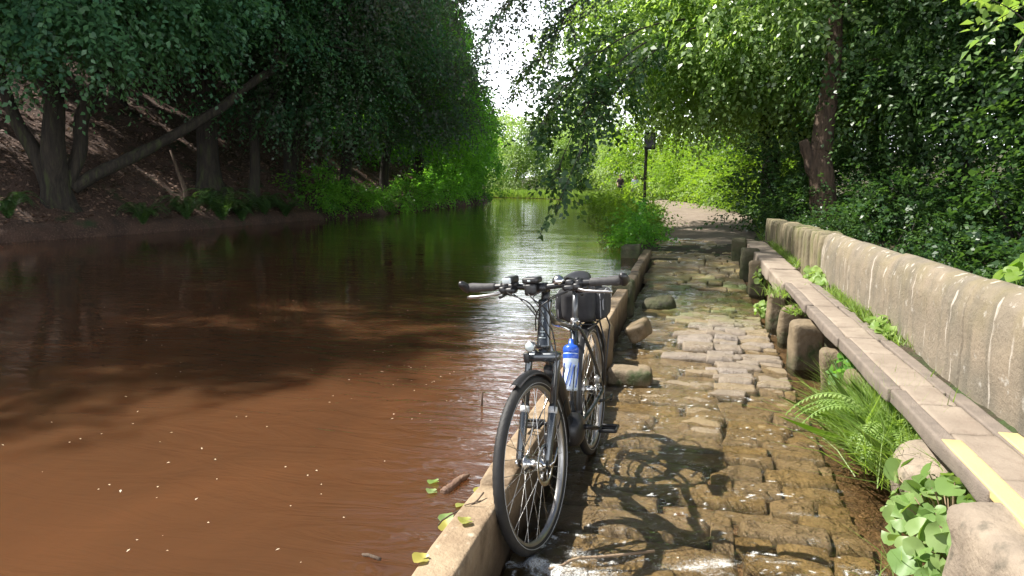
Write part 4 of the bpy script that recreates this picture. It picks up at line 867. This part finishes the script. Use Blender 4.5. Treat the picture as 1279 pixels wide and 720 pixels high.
# fork
fk = []
for sg in (-1, 1):
    a = on(.425, .0, sg*.062); b = np.array([1.10, sg*.060, .345])
    fk += [tube([a+AX*.02, a, a*.55+b*.45], [.0155, .0155, .0155], 14), tube([a*.55+b*.45, a*.5+b*.5, b+[0, 0, .02], b-[0, 0, .012]], [.0165, .0185, .016, .012], 14)]
fk += [rbox(on(.43, .004), (.05, .155, .042), .018, 7), tube([on(.43), on(.46)], .021, 14)]
fork = bp_('fork', fk, 'gloss', st=True)
for sg in (-1, 1):
    a = on(.425, .0, sg*.062); b = np.array([1.10, sg*.060, .345]); q = a*.52+b*.48
    bp_('reflective_band', [tube([a*.53+b*.47, a*.47+b*.53], .0195, 14)], 'band', fork, True)
bp_('axle_lever', [tube([(1.10, -.075, .345), (1.10, .075, .345)], .009, 10), tube([(1.10, .07, .345), (1.09, .082, .355), (1.05, .086, .40)], .005, 6), tube([(1.10, -.078, .345), (1.10, -.066, .345)], .014, 10)], 'steel', fork, True)
bp_('brake_caliper', [rbox((1.045, .052, .43), (.045, .035, .06), .01, 6), tube([(1.03, .056, .45), (1.0, .06, .54), on(.40, .03, .07)], .0028, 5)], 'black', fork, True)
# front mudguard: short blade over the tyre with thin stays
def guard(cx, a0, a1, R=.368, wd=.029, n=40):
    th = np.linspace(a0, a1, n); ph = np.linspace(-1, 1, 9); T_, Pp = np.meshgrid(th, ph, indexing='ij')
    out = []
    for dr in (0, .0022):
        r = R+dr-.016*Pp**2; out.append(np.stack([cx+r*np.cos(T_), wd*Pp, .345+r*np.sin(T_)], -1).reshape(-1, 3))
    V = np.concatenate(out); m = n*9; i = np.arange(n-1)[:, None]*9; j = np.arange(8)[None]
    Q = np.stack([i+j, i+j+1, i+9+j+1, i+9+j], -1).reshape(-1, 4)
    e = [np.array([[a, a+9, a+9+m, a+m] for a in range(0, m-9, 9)]), np.array([[a+8, a+8+m, a+17+m, a+17] for a in range(0, m-9, 9)])]
    en = [np.array([[k, k+m, k+1+m, k+1] for k in range(8)]), np.array([[m-9+k, m-9+k+1, 2*m-9+k+1, 2*m-9+k] for k in range(8)])]
    return V, [np.concatenate([Q[:, ::-1], Q+m]+e+en)]
bp_('mudguard', [guard(1.10, rad(72), rad(185), wd=.023), tube([(1.10, .066, .36), (.80, .04, .52)], .0025, 5), tube([(1.10, -.066, .36), (.80, -.04, .52)], .0025, 5)], 'black', st=True)
bp_('mudguard', [guard(0, rad(-5), rad(-195+360), .366, .028), tube([(0, .064, .36), (-.25, .03, .61)], .0025, 5), tube([(0, -.064, .36), (-.25, -.03, .61)], .0025, 5)], 'black')
# frame
ht0, ht1 = on(.475), on(.655); bb = np.array([.46, 0, .29]); sc_ = np.array([.30, 0, .77]); ra = np.array([0, 0, .345])
fr = [tube([ht0-AX*.012, ht0, ht0+AX*.02, ht1-AX*.03, ht1, ht1+AX*.012], [.031, .031, .0275, .0265, .029, .029], 20),
      tube([on(.505, -.01), on(.505)*.7+bb*.3, bb+[.06, 0, .03]], [.026, .031, .032], 16, flat=.85), tube([on(.625, -.01), on(.6, -.12), sc_-[0, 0, .04]], [.021, .020, .017], 14), tube([bb, sc_], .0175, 14)]
for sg in (-1, 1):
    fr += [tube(bez([sc_-[0, 0, .02]+[0, sg*.014, 0], (.2, sg*.045, .66), (.03, sg*.066, .40), ra+[0, sg*.066, 0]], 12), .0095, 8), tube(bez([bb+[-.03, sg*.03, .0], (.3, sg*.045, .29), (.05, sg*.066, .33), ra+[0, sg*.066, 0]], 12), .0115, 8), rbox(ra+[.0, sg*.066, 0], (.05, .008, .05), .004, 4)]
frame = bp_('frame', fr, 'gloss')
# pale emblem on the head tube: a small figure above a bar, and a vertical mark
def on_tube(h, a, r=.0285): return SB+AX*h+r*(math.cos(a)*np.array([.94, 0, .342])+math.sin(a)*np.array([0, 1., 0]))
bd = []
for (h, a0, a1, th) in [(.505, -.5, .5, .006), (.53, -.38, .38, .007), (.516, -.18, .18, .009), (.543, -.15, .15, .010)]:
    bd.append(tube([on_tube(h, a) for a in np.linspace(a0, a1, 7)], th/2, 6, flat=.35))
bd.append(tube([on_tube(h, 0) for h in np.linspace(.503, .617, 9)], .003, 6, flat=.35))
for h in (.575, .588, .602, .615): bd.append(tube([on_tube(h, a) for a in np.linspace(-.13, .13, 5)], .0035, 6, flat=.35))
bp_('head_badge', bd, 'badge', frame)
bp_('battery', [tube([on(.47, -.01)*.75+bb*.25+[.035, 0, .012], on(.47)*.5+bb*.5+[.03, 0, .03], on(.4)*.2+bb*.8+[.07, 0, .035]], [.030, .041, .038], 14, flat=.95)], 'black')
bp_('motor', [lathe([(0, -.055), (.05, -.055), (.078, -.04), (.08, 0), (.078, .04), (.05, .06), (.022, .064), (0, .064)], 28), ] and [mv(lathe([(0, -.055), (.05, -.055), (.078, -.04), (.08, 0), (.078, .04), (.05, .06), (.022, .064), (0, .064)], 28), bb+[.03, 0, -.005])], 'black')
ca = rad(200)     # left crank angle in the bike's plane
cl = bb+[.17*math.cos(ca), .09, .17*math.sin(ca)]; crr = bb+[-.17*math.cos(ca), -.085, -.17*math.sin(ca)]
bp_('crank', [tube([bb+[0, .06, 0], bb+[0, .085, 0]], .013, 10), tube([bb+[0, .08, 0], cl], [.013, .010], 8)], 'black')
bp_('crank', [tube([bb+[0, -.06, 0], bb+[0, -.08, 0]], .013, 10), tube([bb+[0, -.078, 0], crr], [.013, .010], 8)], 'black')
for q, sg in ((cl, 1), (crr, -1)):
    pd = [tube([q, q+[0, sg*.10, 0]], .006, 8)]
    for dx in (-.042, .042): pd.append(rbox(q+[dx, sg*.058, 0], (.012, .09, .018), .004, 4))
    for dy in (.018, .098): pd.append(rbox(q+[0, sg*dy, 0], (.09, .009, .016), .003, 4))
    bp_('pedal', pd, 'black')
bp_('chainring', [mv(lathe([(.07, -.052), (.088, -.052), (.088, -.0545), (.07, -.0545), (.07, -.052)], 44), bb)]+[tube([bb+[0, -.053, 0], bb+[.075*math.cos(a), -.053, .075*math.sin(a)]], .007, 6) for a in np.arange(5)*1.2566], 'alloy')
bp_('chain', [tube([bb+[.0, -.053, .088], (0, -.036, .39)], .004, 5), tube([bb+[0, -.053, -.088], (.03, -.036, .20)], .004, 5), tube([(.03, -.036, .20), (0.05, -.036, .26), (0, -.036, .305)], .004, 5)], 'alloy')
bp_('derailleur', [rbox((.02, -.055, .29), (.03, .02, .07), .008, 5), rbox((.03, -.04, .225), (.022, .012, .1), .005, 5)], 'black')
bp_('brake_caliper', [rbox((.05, .052, .415), (.05, .035, .04), .01, 6)], 'alloy')
bp_('kickstand', [tube([(.10, .07, .31), (.04, .085, .30), (-.06, .095, .285)], .008, 8), rbox((-.085, .098, .28), (.06, .02, .028), .008, 5)], 'black')
# seat post and saddle
sp_top = sc_+np.array([-.309, 0, .951])*.165
bp_('seat_post', [tube([sc_-[0, 0, .02], sp_top], .0148, 14)], 'post_grey')
bp_('seat_clamp', [tube([sc_-[0, 0, .018], sc_+[-.004, 0, .016]], .021, 14), tube([sc_+[0, .02, 0], sc_+[.03, .03, .004]], .004, 6)], 'alloy')
u = np.linspace(0, 1, 22); sw = np.interp(u, [0, .1, .45, .75, 1], [.014, .022, .034, .075, .055]); th = np.arange(18)*2*np.pi/18
sx_ = sp_top[0]+.16-u*.27
V = np.stack([sx_[:, None]+0*th, sw[:, None]*np.cos(th), sp_top[2]+.045+(.012*np.cos(u*6))[:, None]+np.where(np.sin(th) > 0, .018, .035)*np.sin(th)], -1)
i = np.arange(21)[:, None]*18; j = np.arange(18)[None]
bp_('saddle', [(V.reshape(-1, 3), [np.stack([i+j, i+(j+1) % 18, i+18+(j+1) % 18, i+18+j], -1).reshape(-1, 4), np.arange(18)[None], (np.arange(18)+21*18)[::-1][None]])], 'black')
# rack
rk = []
for sg in (-1, 1):
    rk += [tube([(.22, sg*.05, .715), (.1, sg*.062, .715), (-.25, sg*.062, .72), (-.3, sg*.02, .72)], .005, 6), tube([(-.02, sg*.062, .715), (-.03, sg*.085, .6), (0, sg*.075, .37)], .005, 6), tube([(-.2, sg*.062, .72), (-.19, sg*.085, .66), (-.01, sg*.075, .37)], .005, 6), tube([(.08, sg*.062, .715), (.05, sg*.08, .55), (.01, sg*.075, .37)], .005, 6)]
rk += [tube([(x, -.062, .717), (x, .062, .717)], .004, 6) for x in (.1, 0, -.1, -.2, -.29)]+[tube([(.22, 0, .715), sc_], .005, 6)]
bp_('luggage_rack', rk, 'black')
# cockpit
HB = on(.712, .05)
bp_('stem', [tube([on(.655), on(.715)], .0185, 14), tube([on(.71), HB], .017, 12), tube([HB-[0, .026, 0], HB+[0, .026, 0]], .0205, 14), tube([on(.705), on(.735)], .0195, 14)], 'black', st=True)
def bar_pt(y): return HB+np.array([-.11*max(0, abs(y)-.1)**1.3, y, .012*min(1, abs(y)/.15)])
bp_('handlebar', [tube([bar_pt(y) for y in np.linspace(-.335, .335, 31)], .0125, 12)], 'black', st=True)
for sg in (-1, 1):
    g = [bar_pt(sg*y) for y in (.212, .216, .25, .29, .325, .345)]
    grip = bp_('grip', [tube(g, [.015, .0175, .0165, .0185, .021, .019], 14)], 'grip', st=True)
    e = bar_pt(sg*.335); bp_('bar_end', [tube([e+[0, sg*.012, -.006], e+[.012, sg*.022, .004], e+[.04, sg*.024, .02], e+[.058, sg*.02, .026]], [.020, .0195, .016, .010], 12)], 'black', grip, True)
    m = bar_pt(sg*.165)
    lv = bp_('brake_lever', [tube(bez([m+[.03, 0, -.02], m+[.062, sg*.03, -.028], m+[.066, sg*.09, -.03], m+[.06, sg*.155, -.034]], 14), [.0075]*4+[.0062]*8+[.008, .006], 8, flat=.6)], 'alloy', st=True)
    bp_('lever_clamp', [rbox(m+[.018, 0, -.012], (.05, .034, .032), .012, 6), tube([m-[0, .016*sg, 0], m+[0, .016*sg, 0]], .0185, 12), rbox(m+[.02, -sg*.035, -.016], (.04, .05, .026), .011, 6)], 'black', lv, True)
    bp_('gear_shifter', [tube([m+[-.012, sg*.03, -.018], m+[-.012, sg*-.02, -.03]], [.012, .016], 10), tube([m+[.0, sg*-.01, -.03], m+[.03, sg*.02, -.044]], [.006, .007], 8)], 'black', st=True)
lm = bar_pt(-.115)
hl = bp_('headlight', [rbox(lm+[.032, -.005, .034], (.085, .044, .030), .010, 7), tube([lm, lm+[0, 0, .026]], [.0185, .011], 10)], 'black', st=True)
bp_('lens', [rbox(lm+[.076, -.005, .034], (.006, .038, .025), .0028, 5)], 'lens', hl, True)
dp = bar_pt(-.02)
dis = bp_('display', [rbox(dp+[.018, -.01, .034], (.062, .072, .026), .010, 7), tube([dp+[0, -.01, 0], dp+[.012, -.01, .028]], [.017, .014], 10), rbox(dp+[.036, -.012, -.004], (.03, .055, .05), .012, 6)], 'black', st=True)
bp_('sensor_dot', [rbox(dp+[.0495, -.012, .034], (.004, .014, .008), .0018, 4)], 'lens', dis, True)
be = bar_pt(.085)
bell = bp_('bell', [mv(lathe([(0, .046), (.010, .044), (.019, .038), (.025, .028), (.027, .015), (.025, .013), (.0, .013)], 28, 'z'), be+[.016, 0, -.002]), tube([be, be+[.012, 0, .014]], .009, 8)], 'steel', st=True)
bp_('control_pad', [rbox(be+[.012, .048, .008], (.034, .036, .03), .010, 6), rbox(be+[-.004, .075, .014], (.03, .02, .03), .009, 5)], 'black', st=True)
def Sp(p): return steer((np.asarray([p]), []))[0][0]
cab = []
for sg, a, tgt in [(-1, Sp(bar_pt(-.15)+[.03, 0, -.02]), on(.60, .035, -.02)), (1, Sp(bar_pt(.15)+[.03, 0, -.02]), on(.60, .035, .03)), (-1, Sp(bar_pt(-.12)+[.02, 0, -.03]), on(.5, .03, .035)), (1, Sp(bar_pt(.12)+[.02, 0, -.03]), on(.54, .0, -.035)), (1, Sp(bar_pt(.03)+[.03, 0, -.01]), on(.58, .03, .035))]:
    cab.append(tube(bez([a, a+[.10, -sg*.10, -.03], tgt+[.09, sg*.02, .10], tgt], 20), .0029, 6))
cab.append(tube(bez([Sp(bar_pt(-.02)+[.05, -.02, -.02]), on(.68, .12, -.05), on(.62, .13, .02), on(.55, .03, .03)], 16), .0022, 5))
cab.append(tube(bez([on(.55, .03, .036), on(.48, .05, .07), on(.35, .06, .085), Sp((1.04, .065, .46))], 18), .0029, 6))
bp_('cables', cab, 'black')
fl_ = on(.455, .055, -.03)
lamp = bp_('front_lamp', [tube([fl_+[-.03, .01, -.02], fl_+[.005, 0, .012]], .006, 6), tube([fl_+[-.028, 0, .012], fl_+[-.01, 0, .012], fl_+[.018, 0, .012]], [.010, .019, .0215], 16)], 'alloy', st=True)
bp_('lens', [mv(lathe([(0, .024), (.012, .0225), (.0195, .019), (.0195, .017), (0, .017)], 20, 'x'), fl_+[.0, 0, .012])], 'lens', lamp, True)
bp_('reflector', [rbox(fl_+[.006, -.022, -.035], (.016, .026, .042), .006, 5)], 'black', lamp, True)
# bottle cage, bottle, bag
bo = bb*.52+sc_*.48+np.array([.052, .0, .04]); bdv = unit(sc_-bb)
cage = [tube([bo-bdv*.09+[-.02, sg*.037, 0], bo-bdv*.09+[.03, sg*.02, 0], bo+bdv*.02+[.03, sg*.028, 0], bo+bdv*.05+[-.03, sg*.036, 0]], .003, 6) for sg in (-1, 1)]
bp_('bottle_cage', cage, 'black')
def off_bike(name, parts, mat, label, cat):
    o = tag(make(name, join(parts), MAT[mat]), label, cat); o.matrix_world = mb; return o
def lathe_at(prof, c, d, seg=24):
    V, Q = lathe(prof, seg, 'z'); z = unit(np.asarray(d, float)); x = unit(np.cross([0, 1., 0], z)); y_ = np.cross(z, x)
    return V@np.stack([x, y_, z])+c, Q
bot = off_bike('water_bottle', [lathe_at([(0, -.10), (.034, -.10), (.037, -.092), (.037, -.02), (.033, -.01), (.033, .006), (.037, .014), (.037, .075), (.035, .082), (0, .083)], bo, bdv)], 'bottle_white', 'pale bottle with blue cap and blue markings held in the bicycle frame', 'bottle')
bc = make('cap', lathe_at([(.036, .078), (.0385, .082), (.0385, .104), (.03, .116), (.013, .122), (.012, .142), (.008, .148), (0, .148)], bo, bdv), MAT['bottle_blue'], bot)
mk = [lathe_at([(.0374, .052), (.0378, .054), (.0378, .072), (.0374, .074)], bo, bdv)]
def on_bot(h, a, r=.0376): x = unit(np.cross([0, 1., 0], bdv)); y_ = np.cross(bdv, x); return bo+bdv*h+r*(math.cos(a)*x+math.sin(a)*y_)
for a0, a1, h0, h1 in [(-.4, .3, -.08, .03), (.15, .7, -.08, .02), (1.0, 1.7, -.085, .035), (-1.2, -.7, -.07, .03)]:
    mk.append(tube([on_bot(h0+(h1-h0)*t, a0+(a1-a0)*t) for t in np.linspace(0, 1, 8)], .005, 5, flat=.4))
make('blue_marking', join(mk), MAT['bottle_blue'], bot)
def puff(VF, sd_): V = np.asarray(VF[0]); return V+.006*np.stack([fbm(V*16+sd_, 81, 3), fbm(V*16+sd_+9, 82, 3), fbm(V*16+sd_+5, 83, 3)], -1), VF[1]
bag = off_bike('rack_bag', [puff(rbox((-.05, -.03, .818), (.34, .17, .19), .045, 15), 1), puff(rbox((-.05, -.03, .912), (.29, .13, .03), .013, 9), 2)], 'fabric', 'black fabric bag with side pockets strapped on the rack behind the saddle', 'bag')
for sg in (-1, 1):
    pk = make('side_pocket', puff(rbox((-.07, sg*.10-.03, .805), (.25, .065, .155), .03, 15), 3+sg), MAT['fabric'], bag)
    zp = [tube([(-.07+.118*math.cos(a)*1.0, sg*(.10+.026)-.03, .81+.07*math.sin(a)) for a in np.linspace(-.5, math.pi+.5, 24)], .0035, 5), tube([(.052, sg*.113-.03, .742+.128*t) for t in np.linspace(0, 1, 6)], .003, 5)]
    make('piping', join(zp), MAT['grey_trim'], pk)
make('strap', join([rbox((x, -.03, .828), (.022, .178, .205), .04, 7) for x in (.04, -.15)]), MAT['grey_trim'] if False else MAT['black'], bag)
# ------------------------------------------------------------ small plants by the walkway
def big_leaf(rng, c, d, r, cup=.18):
    d = unit(np.asarray(d, float)); x = unit(np.cross(d, rng.normal(0, 1, 3))); y_ = np.cross(d, x)
    th = np.linspace(.22, 2*np.pi-.22, 19); V = [np.zeros(3)]
    for q in (.55, 1.):
        for k, a in enumerate(th):
            rr = r*q*(1+.05*math.sin(a*5+r*40)+.03*math.sin(a*9))*(1.15-.3*math.cos(a)) if q == 1 else r*q
            V.append(x*rr*math.cos(a)+y_*rr*math.sin(a)+d*(cup*r*q*q*(.8+.6*math.sin(a*3)) ))
    V = np.array(V)+c; F3 = np.array([[0, 1+k, 2+k] for k in range(18)]); F4 = np.array([[1+k, 20+k, 21+k, 2+k] for k in range(18)])
    return V, [F3, F4]
def leaf_plant(name, label, loc, n, spread, rmin, rmax, seed, mat, cat='plant', h=(.08, .3), up=.6, tintm=.5):
    rng = np.random.default_rng(seed); root = tag(empty(name, loc), label, cat); S = []; Lf = []; T = []
    for k in range(n):
        a = rng.uniform(0, 2*np.pi); q = math.sqrt(rng.random()); e = np.array([spread[0]*q*math.cos(a), spread[1]*q*math.sin(a), rng.uniform(*h)*(1.15-.5*q)])
        S.append(tube(bez([(e[0]*.25, e[1]*.25, 0), (e[0]*.5, e[1]*.5, e[2]*.9), e], 7), np.linspace(.005, .003, 7)*(rmax/.08)**.5, 5, False))
        VF = big_leaf(rng, e, np.array([e[0]*1.2-.25, e[1]*1.2-.3, up])+rng.normal(0, .45, 3), rmin+(rmax-rmin)*rng.random()**1.5); Lf.append(VF); T.append(np.full(len(VF[0]), np.clip(rng.normal(tintm, .33), 0, 1)))
    make('stem', join(S), MAT['pink'] if mat == 'butterbur' else MAT[mat], root); make('foliage', join(Lf), MAT[mat], root, tint=np.concatenate(T)); return root
leaf_plant('butterbur', 'broad-leaved pale green weed beside the big flat-topped boulder', (.95, 2.74, -.22), 230, (.19, .50), .014, .048, 501, 'butterbur', 'weed', (.12, .36))
leaf_plant('weed', 'leafy green weed hanging beside the upright pale brown pier', (.98, 4.95, -.12), 22, (.10, .16), .02, .05, 502, 'leaf_green', 'weed', (.08, .30))
leaf_plant('weed', 'trailing small-leaved weed on the third pier from the far end', (.9, 9.75, -.1), 30, (.12, .22), .018, .04, 503, 'fern', 'weed', (.1, .34))
leaf_plant('weed', 'leafy weed at the wall foot, across the walkway from the upright pale pier', (1.25, 5.25, .16), 24, (.07, .22), .018, .04, 504, 'grass', 'weed', (.03, .16))
leaf_plant('weed', 'bigger leafy weed tuft in the gap between walkway and wall, near the thin edge stones', (1.24, 7.9, .12), 40, (.09, .5), .02, .05, 505, 'grass', 'weed', (.05, .22))
leaf_plant('bramble', 'brownish-green bramble sprig leaning over the crest of the wall near the right edge', (1.62, 4.05, .55), 20, (.12, .3), .025, .05, 506, 'leaf_lime', 'bramble', (.2, .34), tintm=.2)
leaf_plant('weed', 'green weed at the waterline left of the slim grassy pier', (.76, 8.0, -.22), 34, (.1, .2), .015, .035, 507, 'grass', 'weed', (.05, .2))
fv2, ft2 = fern_mesh(9, 30, .46, .06, .8)
o = tag(make('fern', fv2, MAT['fern'], tint=ft2, smooth=False, loc=(1.02, 3.82, -.17)), 'feathery bright green fern arching into the ford beside the walkway', 'fern')
rng = np.random.default_rng(12)
def tuft(label, loc, n, sx_, sy_, h, w, seed, mat='grass', lean=.5):
    rg = np.random.default_rng(seed); p = np.stack([rg.normal(0, sx_, n), rg.normal(0, sy_, n), np.zeros(n)], -1)
    V, t = blades(seed, p, h, w, lean); return tag(make('grass_tuft', V, MAT[mat], smooth=False, tint=t, loc=loc), label, 'grass')
tuft('soft drooping grass tuft around the feathery fern', (1.0, 3.9, -.15), 3000, .09, .26, .40, .0045, 601, lean=.8)
tuft('grass tuft at the foot of the broad-leaved weed by the boulder', (.88, 2.55, -.24), 160, .08, .12, .24, .005, 602, lean=.6)
tuft('bright grass on top of the slim pier', (.90, 7.6, .09), 160, .08, .12, .16, .006, 603, lean=.7)
tuft('little grass tuft on top of the narrow reddish pier', (.95, 6.85, .05), 90, .06, .09, .12, .006, 604, lean=.7)
tuft('dry grass between the pinkish boulder and the yellow strip', (1.08, 3.25, .03), 190, .06, .22, .18, .005, 605, lean=.8)
# ------------------------------------------------------------ signpost, walkers, driftwood, floating leaves
sg_ = tag(empty('signpost', (-1.2, 18.4, 0)), 'dark post with a square dark sign board among the leaves by the path', 'signpost')
make('post', tube([(0, 0, -.2), (0, 0, 1.2), (.01, 0, 2.1)], .038, 10), MAT['bark'], sg_)
make('sign_board', rbox((.1, -.06, 2.25), (.28, .04, .42), .012, 5), MAT['black'], sg_)
def person(label, loc, rz, shirt, trousers, hairc, seed):
    root = tag(empty('person', loc), label, 'person'); root.rotation_euler.z = rz
    pts = {'hip': (0, 0, .95), 'waist': (0, 0, 1.1), 'chest': (0, .01, 1.32), 'neck': (0, 0, 1.47), 'chin': (0, -.02, 1.56), 'head': (0, -.01, 1.66), 'top': (0, 0, 1.74)}
    r = {'hip': .14, 'waist': .12, 'chest': .15, 'neck': .055, 'chin': .07, 'head': .088, 'top': .06}
    E_ = [('hip', 'waist'), ('waist', 'chest'), ('chest', 'neck'), ('neck', 'chin'), ('chin', 'head'), ('head', 'top')]
    for sg, nm in ((-1, 'l'), (1, 'r')):
        sw_ = sg*.12
        for n, p, q in (('hj', (sg*.09, 0, .9), .09), ('kn', (sg*.1, -.06-sw_, .5), .06), ('an', (sg*.1, .02+sw_*.6, .09), .042), ('to', (sg*.11, -.13+sw_*.6, .04), .035), ('sh', (sg*.17, .01, 1.4), .065), ('el', (sg*.24, .06+sw_*.5, 1.14), .045), ('wr', (sg*.22, -.1+sw_, .95), .032), ('ha', (sg*.21, -.14+sw_, .87), .036)):
            pts[n+nm] = p; r[n+nm] = q
        E_ += [('hip', 'hj'+nm), ('hj'+nm, 'kn'+nm), ('kn'+nm, 'an'+nm), ('an'+nm, 'to'+nm), ('chest', 'sh'+nm), ('sh'+nm, 'el'+nm), ('el'+nm, 'wr'+nm), ('wr'+nm, 'ha'+nm)]
    def skin(name, keys, edges, mat, grow, parent):
        ks = list(keys); me = bpy.data.meshes.new(name); me.from_pydata([pts[k] for k in ks], [(ks.index(a), ks.index(b)) for a, b in edges if a in ks and b in ks], [])
        o = bpy.data.objects.new(name, me); C.objects.link(o); o.parent = parent; me.materials.append(mat)
        md = o.modifiers.new('skin', 'SKIN'); lay = me.skin_vertices[0].data if me.skin_vertices else None
        if lay is None: me.attributes.new('skin', 'FLOAT', 'POINT')
        for k, d in zip(ks, me.skin_vertices[0].data): d.radius = (r[k]*grow*(1.25 if k in ('chest', 'waist', 'hip') else 1), r[k]*grow); d.use_root = (k == ks[0])
        o.modifiers.new('sub', 'SUBSURF').levels = 2; o.modifiers['sub'].render_levels = 2; return o
    skin('body', pts, E_, M('skin tone', (.42, .26, .19), (.38, .23, .17), 8, .6), 1., root)
    up_ = [k for k in pts if k in ('hip', 'waist', 'chest') or k[:2] in ('sh', 'el')]; lo_ = [k for k in pts if k == 'hip' or k[:2] in ('hj', 'kn', 'an')]
    skin('shirt', up_, E_, shirt, 1.14, root); skin('trousers', lo_, E_, trousers, 1.16, root)
    V, Q = rbox((0, .012, 1.70), (.19, .21, .16), .08, 7); make('hair', (V, Q), hairc, root)
    make('nose', rbox((0, -.105, 1.645), (.028, .035, .04), .012, 4), bpy.data.materials['skin tone'], root)
dk = M('dark clothing', (.03, .022, .025), (.05, .03, .03), 8, .8); bl_ = M('pale blue clothing', (.45, .52, .62), (.38, .45, .55), 8, .8); hr = M('grey brown hair', (.10, .08, .06), (.16, .13, .1), 20, .7)
person('walker in dark top on the far path, left one of the two', (-5.35, 54.5, lz(-5.3, 54.5)+.03), .25, dk, M('dark trousers', (.03, .03, .04), (.02, .02, .03), 8, .8), hr, 1)
person('walker in pale blue top on the far path, right one of the two', (-4.25, 54.2, lz(-4.25, 54.2)+.03), .15, bl_, M('grey trousers', (.12, .12, .14), (.09, .09, .1), 8, .8), hr, 2)
lg = tube(trunk_path((-.915, 2.53, .004), (-.865, 2.70, .012), 5, .006, 14), np.interp(np.linspace(0, 1, 14), [0, .1, .3, .6, .9, 1], [.010, .016, .018, .0165, .014, .007])*(1+.12*np.sin(np.arange(14)*2.3)), 10)
tag(make('driftwood', lg, MAT['wood']), 'short brown driftwood log floating against the kerb', 'driftwood')
tag(make('twig', tube([(-1.04, 2.05, -.02), (-.98, 2.0, .015), (-.92, 1.96, .03)], .006, 6), MAT['deadwood']), 'dark thin stick poking from the brown water near the kerb', 'twig')
tag(make('twig', tube([(-1.09, 3.66, -.04), (-1.085, 3.66, .08)], .006, 6), MAT['deadwood']), 'single upright stick standing out of the rippled water left of the bicycle', 'twig')
tag(make('twig', tube(trunk_path((-.47, 2.43, -.2), (-.12, 2.62, -.19), 3, .03, 8), .006, 6), MAT['pink']), 'thin reddish twig in the shallow water beside the front tyre', 'twig')
tag(make('twig', join([tube(trunk_path((-.82, 2.22, .03), (-.70, 2.42, .075), 4, .02, 8), .003, 5), tube([(-.76, 2.33, .06), (-.70, 2.34, .08)], .002, 5)]), MAT['deadwood']), 'forked bare twig lying across the kerb top by the yellow leaves', 'twig')
rg = np.random.default_rng(31)
for k, (x, y, r, m, lab) in enumerate([(-.98, 2.62, .032, 'fern', 'round green leaf floating above the driftwood log'), (-.955, 2.53, .03, 'butterbur', 'pale leaf floating left of the driftwood log'), (-.80, 2.44, .033, 'yellowleaf', 'yellow-green leaf between the log and the kerb'), (-.83, 2.32, .036, 'butterbur', 'whitish leaf floating below the log'), (-.80, 2.26, .045, 'yellowleaf', 'largest yellow leaf floating below the log'),
                                       (-.785, 2.58, .028, 'yellowleaf', 'small yellow leaf at the upper end of the log'), (-.71, 2.20, .034, 'yellowleaf', 'yellowish leaf lying on the kerb top beside the twig'), (-.765, 1.93, .035, 'yellowleaf', 'bright yellow leaf on the kerb corner at the bottom of the picture')]):
    V, F = big_leaf(rg, np.array([0, 0, 0]), (.22*rg.normal(), .22*rg.normal(), 1), r*.66, .28)
    z = .068 if x > -.775 else .004
    tag(make('fallen_leaf', (V, F), MAT[m], tint=np.full(len(V), rg.random()), loc=(x, y, z)), lab, 'leaf', 'fallen leaves by the kerb')
n = 420; yy = rg.uniform(1.6, 12, n); xx = -.85-rg.exponential(1.3, n)-.12*yy
V, Q = quads_for(np.stack([xx, yy, np.full(n, .004)], -1), unit(rg.normal(0, 1, (n, 3))*[1, 1, .05]), np.tile([0, 0, 1.], (n, 1)), rg.uniform(.006, .02, n)*(rg.random(n)**2+.5), rg.uniform(.004, .010, n), .1)
MAT['petal'] = M('pale floating flecks', (.62, .55, .42), (.5, .42, .3), 30, .6)
tag(make('floating_petals', (V, Q), MAT['petal'], smooth=False), 'tiny pale petals and flecks floating on the brown water', 'petals', kind='stuff')
